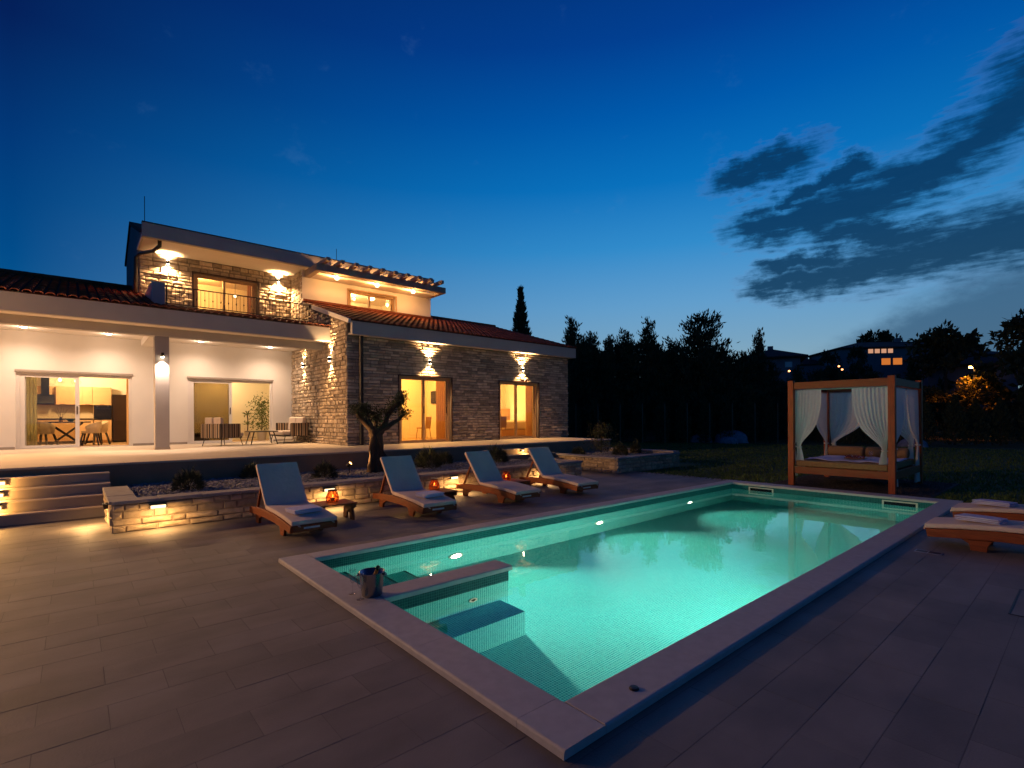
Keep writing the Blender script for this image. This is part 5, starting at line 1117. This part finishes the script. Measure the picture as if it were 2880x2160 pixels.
# ================================================================== TREES BEYOND THE LAWN
def pine_mesh(seed, whorls=26, per=10, tuft=9, top=1., spread=.30, bare=.05, ragged=.35, blade=.034, shape=.85):
    """crown of a unit-high pine: whorls of limbs carrying tufts of blades; returns blades and limb bars"""
    r = random.Random(seed); c = []; ds = []; bars = []
    for k in range(whorls):
        t_ = (k+.3)/whorls; z = bare+(1-bare)*t_; L0 = spread*(1-t_)**shape*r.uniform(1-ragged, 1+ragged*.6)+.035
        for q in range(per if k < whorls-3 else 4):
            a = r.uniform(0, 6.283); L_ = L0*r.uniform(.55, 1.15); up = r.uniform(.10, .45)+.5*t_; z0 = z+r.uniform(-.03, .03); e = Vector((math.cos(a)*L_, math.sin(a)*L_, z0+L_*up)); bars.append((Vector((0, 0, z0)), e))
            m_ = max(2, int(2+L_*17))
            for s_ in range(m_):
                u = .3+.75*(s_+.5)/m_; p = Vector((math.cos(a)*L_*u, math.sin(a)*L_*u, z0+L_*up*u)); 
                for b_ in range(tuft): c.append((p.x+r.gauss(0, .018), p.y+r.gauss(0, .018), p.z+r.gauss(0, .014))); ds.append((math.cos(a)*.6+r.gauss(0, .5), math.sin(a)*.6+r.gauss(0, .5), 1.25+r.gauss(0, .5)))
    for s_ in range(60): z = 1-.16*(s_/60.); c.append((r.gauss(0, .006+.02*(1-z)), r.gauss(0, .006+.02*(1-z)), z-.02)); ds.append((r.gauss(0, .6), r.gauss(0, .6), 1))
    return fin(c, ds, seed, blade)
def fin(c, ds, seed, blade, asp=.30):
    r = np.random.default_rng(seed); c = np.array(c); d = np.array(ds); d /= np.linalg.norm(d, axis=1)[:, None]; n = len(c); s_ = np.cross(d, r.normal(0, 1, (n, 3))); s_ /= np.linalg.norm(s_, axis=1)[:, None]; l = blade*r.uniform(.6, 1.35, (n, 1)); w = l*asp
    v = np.stack([c-s_*w*.35, c+d*l*.45-s_*w*.5, c+d*l, c+d*l*.45+s_*w*.5], 1).reshape(-1, 3); return v.tolist(), np.arange(4*n).reshape(n, 4).tolist()
def column_mesh(seed, n=4200, rad=.085, blade=.035):
    r = random.Random(seed); c = []; ds = []
    for k in range(n):
        t_ = r.random()**.8; prof = (math.sin(PI*min(1, t_*1.02+.06)**.62))**.75; a = r.uniform(0, 6.283); rr = rad*prof*(r.random()**.35)*(1+.22*math.sin(a*3+t_*26)+.14*math.sin(a*5-t_*40)); c.append((rr*math.cos(a), rr*math.sin(a), .02+t_*.96)); ds.append((math.cos(a)*.55+r.gauss(0, .3), math.sin(a)*.55+r.gauss(0, .3), 1.1))
    return fin(c, ds, seed, blade)
def broad_mesh(seed, clumps=46, per=85, blade=.06, wide=.46, low=.18):
    r = random.Random(seed); c = []; ds = []
    for k in range(clumps):
        a = r.uniform(0, 6.283); t_ = r.random(); z = low+(1-low)*t_*.93; R__ = wide*math.sqrt(max(.02, 1-((t_-.38)/.68)**2))*r.uniform(.35, 1.05); p = (R__*math.cos(a), R__*math.sin(a), z); s_ = r.uniform(.05, .105)
        for b_ in range(per): q = Vector((r.gauss(0, 1), r.gauss(0, 1), r.gauss(0, .8))).normalized()*s_*r.random()**.4; c.append((p[0]+q.x, p[1]+q.y, p[2]+q.z)); ds.append((q.x*8+r.gauss(0, .5), q.y*8+r.gauss(0, .5), q.z*8+r.gauss(0, .5)))
    return fin(c, ds, seed, blade, .55)
def mesh_of(vf, m, name='crown'):
    me = bpy.data.meshes.new(name); me.from_pydata(vf[0], [], vf[1]); me.materials.append(M[m]); return me
PINES = [mesh_of(pine_mesh(s_, spread=sp_, shape=sh_, ragged=rg_), 'pine_leaf') for s_, sp_, sh_, rg_ in ((1, .21, 1.0, .5), (2, .25, .95, .6), (3, .16, 1.0, .5), (4, .36, .8, .45))]
COLS = [mesh_of(column_mesh(s_), 'conifer_leaf') for s_ in (5, 6)]
HEDGE = [mesh_of(column_mesh(s_, 2200, .17, .06), 'conifer_leaf') for s_ in (15, 16)]
BROAD = [mesh_of(broad_mesh(s_), 'broad_leaf') for s_ in (7, 8, 9)]
me_trunk = MB().tube([(0, 0, -.06), (0.01, 0, .35), (0, .01, .93)], [.022, .016, .005], 7); TRUNK = bpy.data.meshes.new('trunk'); TRUNK.from_pydata(me_trunk.v, [], me_trunk.f); TRUNK.materials.append(M['bark_dark'])
def tree(name, label, cat, me, x, y, z0, h, w=1., rz=None, group=None):
    t_ = thing(name, label, cat, (x, y, z0), rng.uniform(0, 6.28) if rz is None else rz, group)
    for nm, mm, sc_ in (('crown', me, (h*w, h*w, h)), ('trunk', TRUNK, (h, h, h))): o_ = bpy.data.objects.new(nm, mm); C.objects.link(o_); o_.parent = t_; o_.scale = sc_
    return t_
tree('cypress_tree', 'single tall slim cypress rising behind the wing roof', 'cypress', COLS[0], 26.7, 29.8, 0, 11.9, 1.0)
GP = 'pines standing behind the lawn'
for k, (l, x, y, top, w, p) in enumerate((('ragged pine immediately right of the villa wing corner', 26.9, 24.5, 8.4, .95, 2), ('bushy pine, second to the right of the villa wing', 28.6, 24.2, 7.6, .9, 0), ('short thin pine in the treeline, third from the villa', 28.7, 22.8, 7.1, .75, 2), ('leaning pine with an uneven top, left of the slender one', 31.2, 23.2, 7.9, .9, 1), ('slender pointed pine left of the biggest pine', 31.7, 21.5, 8.4, .85, 2), ('biggest broad pine in the middle of the treeline', 35.5, 19.5, 9.2, 1.05, 3), ('thin pine with two tips in front of the far tiled roof', 38.8, 16.7, 7.8, .75, 2))): tree('pine_tree', l, 'pine', PINES[p], x, y, -.3, top+.3, w, group=GP)
fill = [(27.8, 25.6, 6.4), (29.8, 24.9, 6.2), (30.2, 23.6, 6.6), (32.2, 22.6, 6.5), (33.2, 21.8, 6.3), (34.0, 20.9, 6.4), (34.8, 18.6, 6.2), (36.6, 18.6, 6.0), (37.8, 17.4, 5.8), (40.2, 16.4, 5.9), (41.5, 15.0, 5.6), (43, 14.2, 5.4), (38.2, 20.4, 6.0), (36.2, 22.6, 6.2), (44.5, 12.8, 5.2), (46, 11.4, 5.2), (48, 10.2, 5.0), (50, 12.4, 5.4)]
fill = [(x_, y_, h_*1.14 if x_ < 39 else h_) for x_, y_, h_ in fill]+[(27.4, 24.0, 7.4), (29.2, 23.6, 6.6), (30.6, 22.4, 7.3), (32.6, 21.2, 7.0), (33.6, 20.0, 6.8), (36.2, 19.8, 7.2), (37.2, 18.0, 6.3), (39.4, 17.6, 6.4)]
for k, (x, y, h_) in enumerate(fill): tree('pine_tree', 'low dark pine filling the treeline between the taller pines', 'pine', PINES[k % 4], x, y, -.3, h_, 1.15, group='low pines filling the treeline')
for k in range(16):
    x, y = 29.5+k*1.25, 29.5-k*1.05
    tree('broadleaf_tree', 'dense dark tree low behind the line of pines', 'tree', BROAD[k % 3], x+7, y+2, -.4, rng.uniform(4.4, 5.6), 1.1, group='dense trees behind the pines')
for k in range(15):
    x, y = 25.2+k*1.05, 22.9-k*.98
    tree('hedge_conifer', 'dark young conifer in the staked row along the back of the lawn', 'conifer', HEDGE[k % 2], x+rng.uniform(-.1, .1), y+rng.uniform(-.1, .1), -.1, rng.uniform(2.7, 3.2), 1., group='staked conifers along the back of the lawn')
    o_ = obj('stake', MB().tube([(0, 0, -.1), (0, 0, 2.55)], .028, 6), 'stake', None, local=True); o_.location = (x-.4, y-.55, 0); tag(o_, 'thin wooden stake beside a young conifer at the back of the lawn', 'stake', 'stakes along the back of the lawn')
for k in range(17):
    x, y = 41.5+k*.72, 9.8-k*1.05
    tree('hedge_conifer', 'dark bushy conifer in the row right of the daybed', 'conifer', HEDGE[k % 2], x-6, y+rng.uniform(-.2, .2), -.1, rng.uniform(2.2, 3.0), 1.25, group='conifers in the row right of the daybed')
# low dry stone wall pieces behind the lawn
for l, x0, y0, x1, y1 in (('left piece of low dry stone wall behind the lawn', 28.5, 23.4, 29.2, 22.5), ('second piece of low dry stone wall behind the lawn', 29.5, 22.1, 30.2, 21.2), ('third piece of low dry stone wall behind the lawn', 30.3, 21.0, 31.3, 19.7)):
    w_ = thing('dry_stone_wall', l, 'wall', (x0, y0, 0), 0, 'low dry stone walls behind the lawn'); a, b = Vector((x0, y0, -.1)), Vector((x1, y1, -.1)); u = (b-a).normalized(); n = Vector((u.y, -u.x, 0)); n = -n if n.dot(CAMP-a) < 0 else n
    q = [a, b, b-n*.4, a-n*.4]; cb = MB().add([tuple(v_) for v_ in q]+[(v_.x, v_.y, .78) for v_ in q], [(0, 1, 2, 3), (4, 5, 6, 7), (0, 1, 5, 4), (1, 2, 6, 5), (2, 3, 7, 6), (3, 0, 4, 7)]); obj('wall_core', cb, 'mortar', w_); pieces(stone_face(a, u, n, (b-a).length, .9, rows=(.12, .2), lens=(.18, .45), depth=(.02, .06), seed=77), 'stone', 'far_stone', w_)
# clutter of pale things lying beyond the hedge
for k, (l, x, y, s_) in enumerate((('pale covered heap left of the daybed beyond the hedge', 32.0, 17.6, .55), ('taller pale covered heap beyond the hedge', 32.9, 15.9, .8), ('small pale heap between hedge conifers near the daybed', 31.6, 15.4, .45), ('pale heap seen right of the daybed beyond the hedge', 34.5, 6.6, .5))):
    mb = MB(); r_ = random.Random(k); S = 14
    for j in range(7):
        for i in range(S): a = i*2*PI/S; rr_ = s_*math.cos(j/6*PI/2)**.7*(1+.2*math.sin(3*a+k)+r_.uniform(-.08, .08)); mb.v.append((rr_*math.cos(a), rr_*math.sin(a)*1.3, s_*1.1*math.sin(j/6*PI/2)))
    for j in range(6):
        for i in range(S): mb.f.append((j*S+i, j*S+(i+1) % S, (j+1)*S+(i+1) % S, (j+1)*S+i))
    o_ = obj('covered_heap', mb, 'yard_clutter', None, local=True, smooth=True); o_.location = (x, y, -.1); tag(o_, l, 'tarpaulin', 'pale heaps beyond the hedge')
# ---- far houses on the rise
def hip_house(name, label, cx, cy_, rz, w, d, z0, zw, zr, over=.7):
    t_ = thing(name, label, 'house', (cx, cy_, z0), rz, 'houses on the far rise'); obj('wall', MB().box(-w/2, w/2, -d/2, d/2, -4, zw-z0), 'far_wall', t_, local=True)
    e = over; zz_ = zw-z0-.02; rl_ = max(.3, w/2-d/2); v_ = [(-w/2-e, -d/2-e, zz_), (w/2+e, -d/2-e, zz_), (w/2+e, d/2+e, zz_), (-w/2-e, d/2+e, zz_), (-rl_, 0, zr-z0), (rl_, 0, zr-z0)]; v_ += [(p_[0], p_[1], p_[2]-.16) for p_ in v_[:4]]
    obj('roof', MB().add(v_, [(0, 1, 5, 4), (1, 2, 5), (2, 3, 4, 5), (3, 0, 4), (0, 1, 7, 6), (1, 2, 8, 7), (2, 3, 9, 8), (3, 0, 6, 9), (6, 7, 8, 9)]), 'far_roof', t_, local=True)
    obj('chimney', MB().box(.8, 1.4, -.3, .3, zr-z0-.6, zr-z0+.5), 'far_wall', t_, local=True); return t_
h1 = hip_house('house', 'far house with a low hipped tile roof left of the daybed', 62.4, 25.4, R(25), 6.4, 5.5, 2.6, 8.4, 9.6); 
for x in (-1.6, 1.7): obj('window', MB().box(-3.26, -3.2, x-.35, x+.35, 4.55, 5.15), 'far_glass', h1, local=True)
hip_house('house', 'farther small house between the hipped roof and the big lit house', 82.0, 28.3, R(25), 4.6, 4.5, 3, 9.2, 10.2, .3)
h3 = hip_house('house', 'big long house on the rise with a lit row of windows', 86, 19.2, R(-48), 17., 9, 3, 10.75, 12.0, .5)
def lit_windows(parent, xs, y, z0, z1, wd, m):
    """panes in dark frames on the front wall of a far house, in the house's own axes"""
    for x in xs:
        g_ = .08; f_ = obj('window', MB().box(x-wd/2-g_, x+wd/2+g_, y-.06, y-.004, z0-g_, z0).box(x-wd/2-g_, x+wd/2+g_, y-.06, y-.004, z1, z1+g_).box(x-wd/2-g_, x-wd/2, y-.06, y-.004, z0, z1).box(x+wd/2, x+wd/2+g_, y-.06, y-.004, z0, z1), 'far_wall', parent, local=True)
        obj('pane', MB().box(x-wd/2, x+wd/2, y-.03, y-.008, z0, z1), m, f_, local=True)
lit_windows(h3, (-4.75, -3.95, -3.15, -2.35), -4.5, 6.95, 7.5, .62, 'far_window'); lit_windows(h3, (-2.9, -1.5), -4.5, 5.4, 6.25, 1.1, 'far_window_orange')
h4 = hip_house('house', 'far house at the right whose pale wall the street lamp lights', 67.6, 8.4, R(8), 5.2, 6.4, 1.5, 6.6, 7.6, .6)
hip_house('house', 'low roofed house half hidden by trees at the right', 84, 12.0, R(-40), 8, 7, 3, 9.0, 10.2, .5)
sl = thing('street_lamp', 'lit orange street lamp above the glowing tree', 'street lamp', (56.2, 6.75, .5)); obj('pole', MB().tube([(0, 0, -1), (0, 0, 5.0), (-.1, .02, 5.2), (-.5, .1, 5.25)], .06, 7), 'far_wall', sl, local=True); obj('head', MB().box(-.85, -.35, .0, .22, 5.2, 5.32), 'black_metal', sl, local=True); obj('bulb', MB().lathe([(.001, 5.02), (.16, 5.08), (.15, 5.19)], -.6, .11, 12), 'lamp_street', sl, local=True, smooth=True); lamp('SPOT', (55.55, 6.85, 5.5), 3200, (1, .21, .012), sl, .15, 104, .4, (-.25, 0, -1))
tree('broadleaf_tree', 'rounded tree glowing orange under the street lamp', 'tree', BROAD[0], 55.0, 6.4, .6, 4.3, 1.05)
tree('broadleaf_tree', 'broad dark tree on the skyline right of the lit house', 'tree', BROAD[1], 62.4, 9.5, 1.0, 9.0, .78)
tree('broadleaf_tree', 'dark tree crown above the lit windows of the big house', 'tree', BROAD[2], 93.5, 22.2, 3.0, 11.5, .75)
tree('broadleaf_tree', 'smaller dark tree at the left end of the big lit house', 'tree', BROAD[0], 73.2, 22.4, 3.0, 6.9, .5)
tree('broadleaf_tree', 'dark tree filling the right edge of the skyline', 'tree', BROAD[1], 55.8, 3.2, .5, 8.9, .85)
tree('broadleaf_tree', 'second dark tree overlapping the right edge of the picture', 'tree', BROAD[2], 50, .9, .0, 8.0, .9)
tree('broadleaf_tree', 'thin dark tree left of the lit windows', 'tree', BROAD[2], 73.6, 19.6, 3.0, 7.2, .4)
r_ = random.Random(21)
for k in range(26):
    a = R(3)+R(19)*k/25.; d = r_.uniform(46, 58); tree('bush', 'dark bush on the slope below the far houses', 'bush', BROAD[k % 3], d*math.cos(a), d*math.sin(a), 1.0 if a > R(9) else .2, r_.uniform(2.6, 4.2) if a > R(15) else r_.uniform(2.4, 3.4) if a > R(9.5) else r_.uniform(1.6, 2.6), 1.1, group='dark bushes on the far slope')
for l, x, y in (('orange lit low bush left of the street lamp', 52.2, 8.7), ('orange lit low bush under the street lamp', 53.0, 7.2)): tree('bush', l, 'bush', BROAD[1], x, y, .6, 1.6, 1.3, group='low bushes lit by the street lamp')
for l, x, y, z in (('tiny porch lamp on the far hipped roof house', 53.4, 20.0, 6.15), ('tiny warm lamp left of the big lit house', 62.9, 18.5, 7.1), ('tiny dim lamp beside the left lamp of the big house', 62.6, 18.1, 6.7)):
    o_ = obj('lamp_globe', MB().lathe([(.001, -.10), (.09, -.05), (.10, 0), (.07, .07), (.001, .09)], 0, 0, 10), 'lamp_dot', None, local=True, smooth=True); o_.location = (x, y, z); tag(o_, l, 'lamp', 'tiny lamps far off')
# ================================================================== GRASS
r_ = np.random.default_rng(33); n = 52000; a = r_.uniform(R(2), R(46), n); d = 12.6+22*r_.random(n)**1.25; x = d*np.cos(a); y = d*np.sin(a); ok = (x > 12.82) & ~((x > 12.05) & (x < 15.85) & (y > 9.2)) & ~((x < 16.5) & (y > 2.2) & (y < 5.45)) & ~((x < 17) & (y > 9.2))
x, y = x[ok], y[ok]; n = len(x); th = r_.uniform(0, 6.283, n); h_ = r_.uniform(.03, .075, n); w_ = .006+.0006*np.hypot(x, y); le = r_.normal(0, .02, (n, 2)); b0 = np.stack([x-w_*np.cos(th), y-w_*np.sin(th), np.full(n, -.032)], 1); b1 = np.stack([x+w_*np.cos(th), y+w_*np.sin(th), np.full(n, -.032)], 1); tp = np.stack([x+le[:, 0], y+le[:, 1], -.03+h_], 1)
raw('grass', np.stack([b0, b1, tp], 1).reshape(-1, 3).tolist(), np.arange(3*n).reshape(n, 3).tolist(), 'grass', kind='stuff')
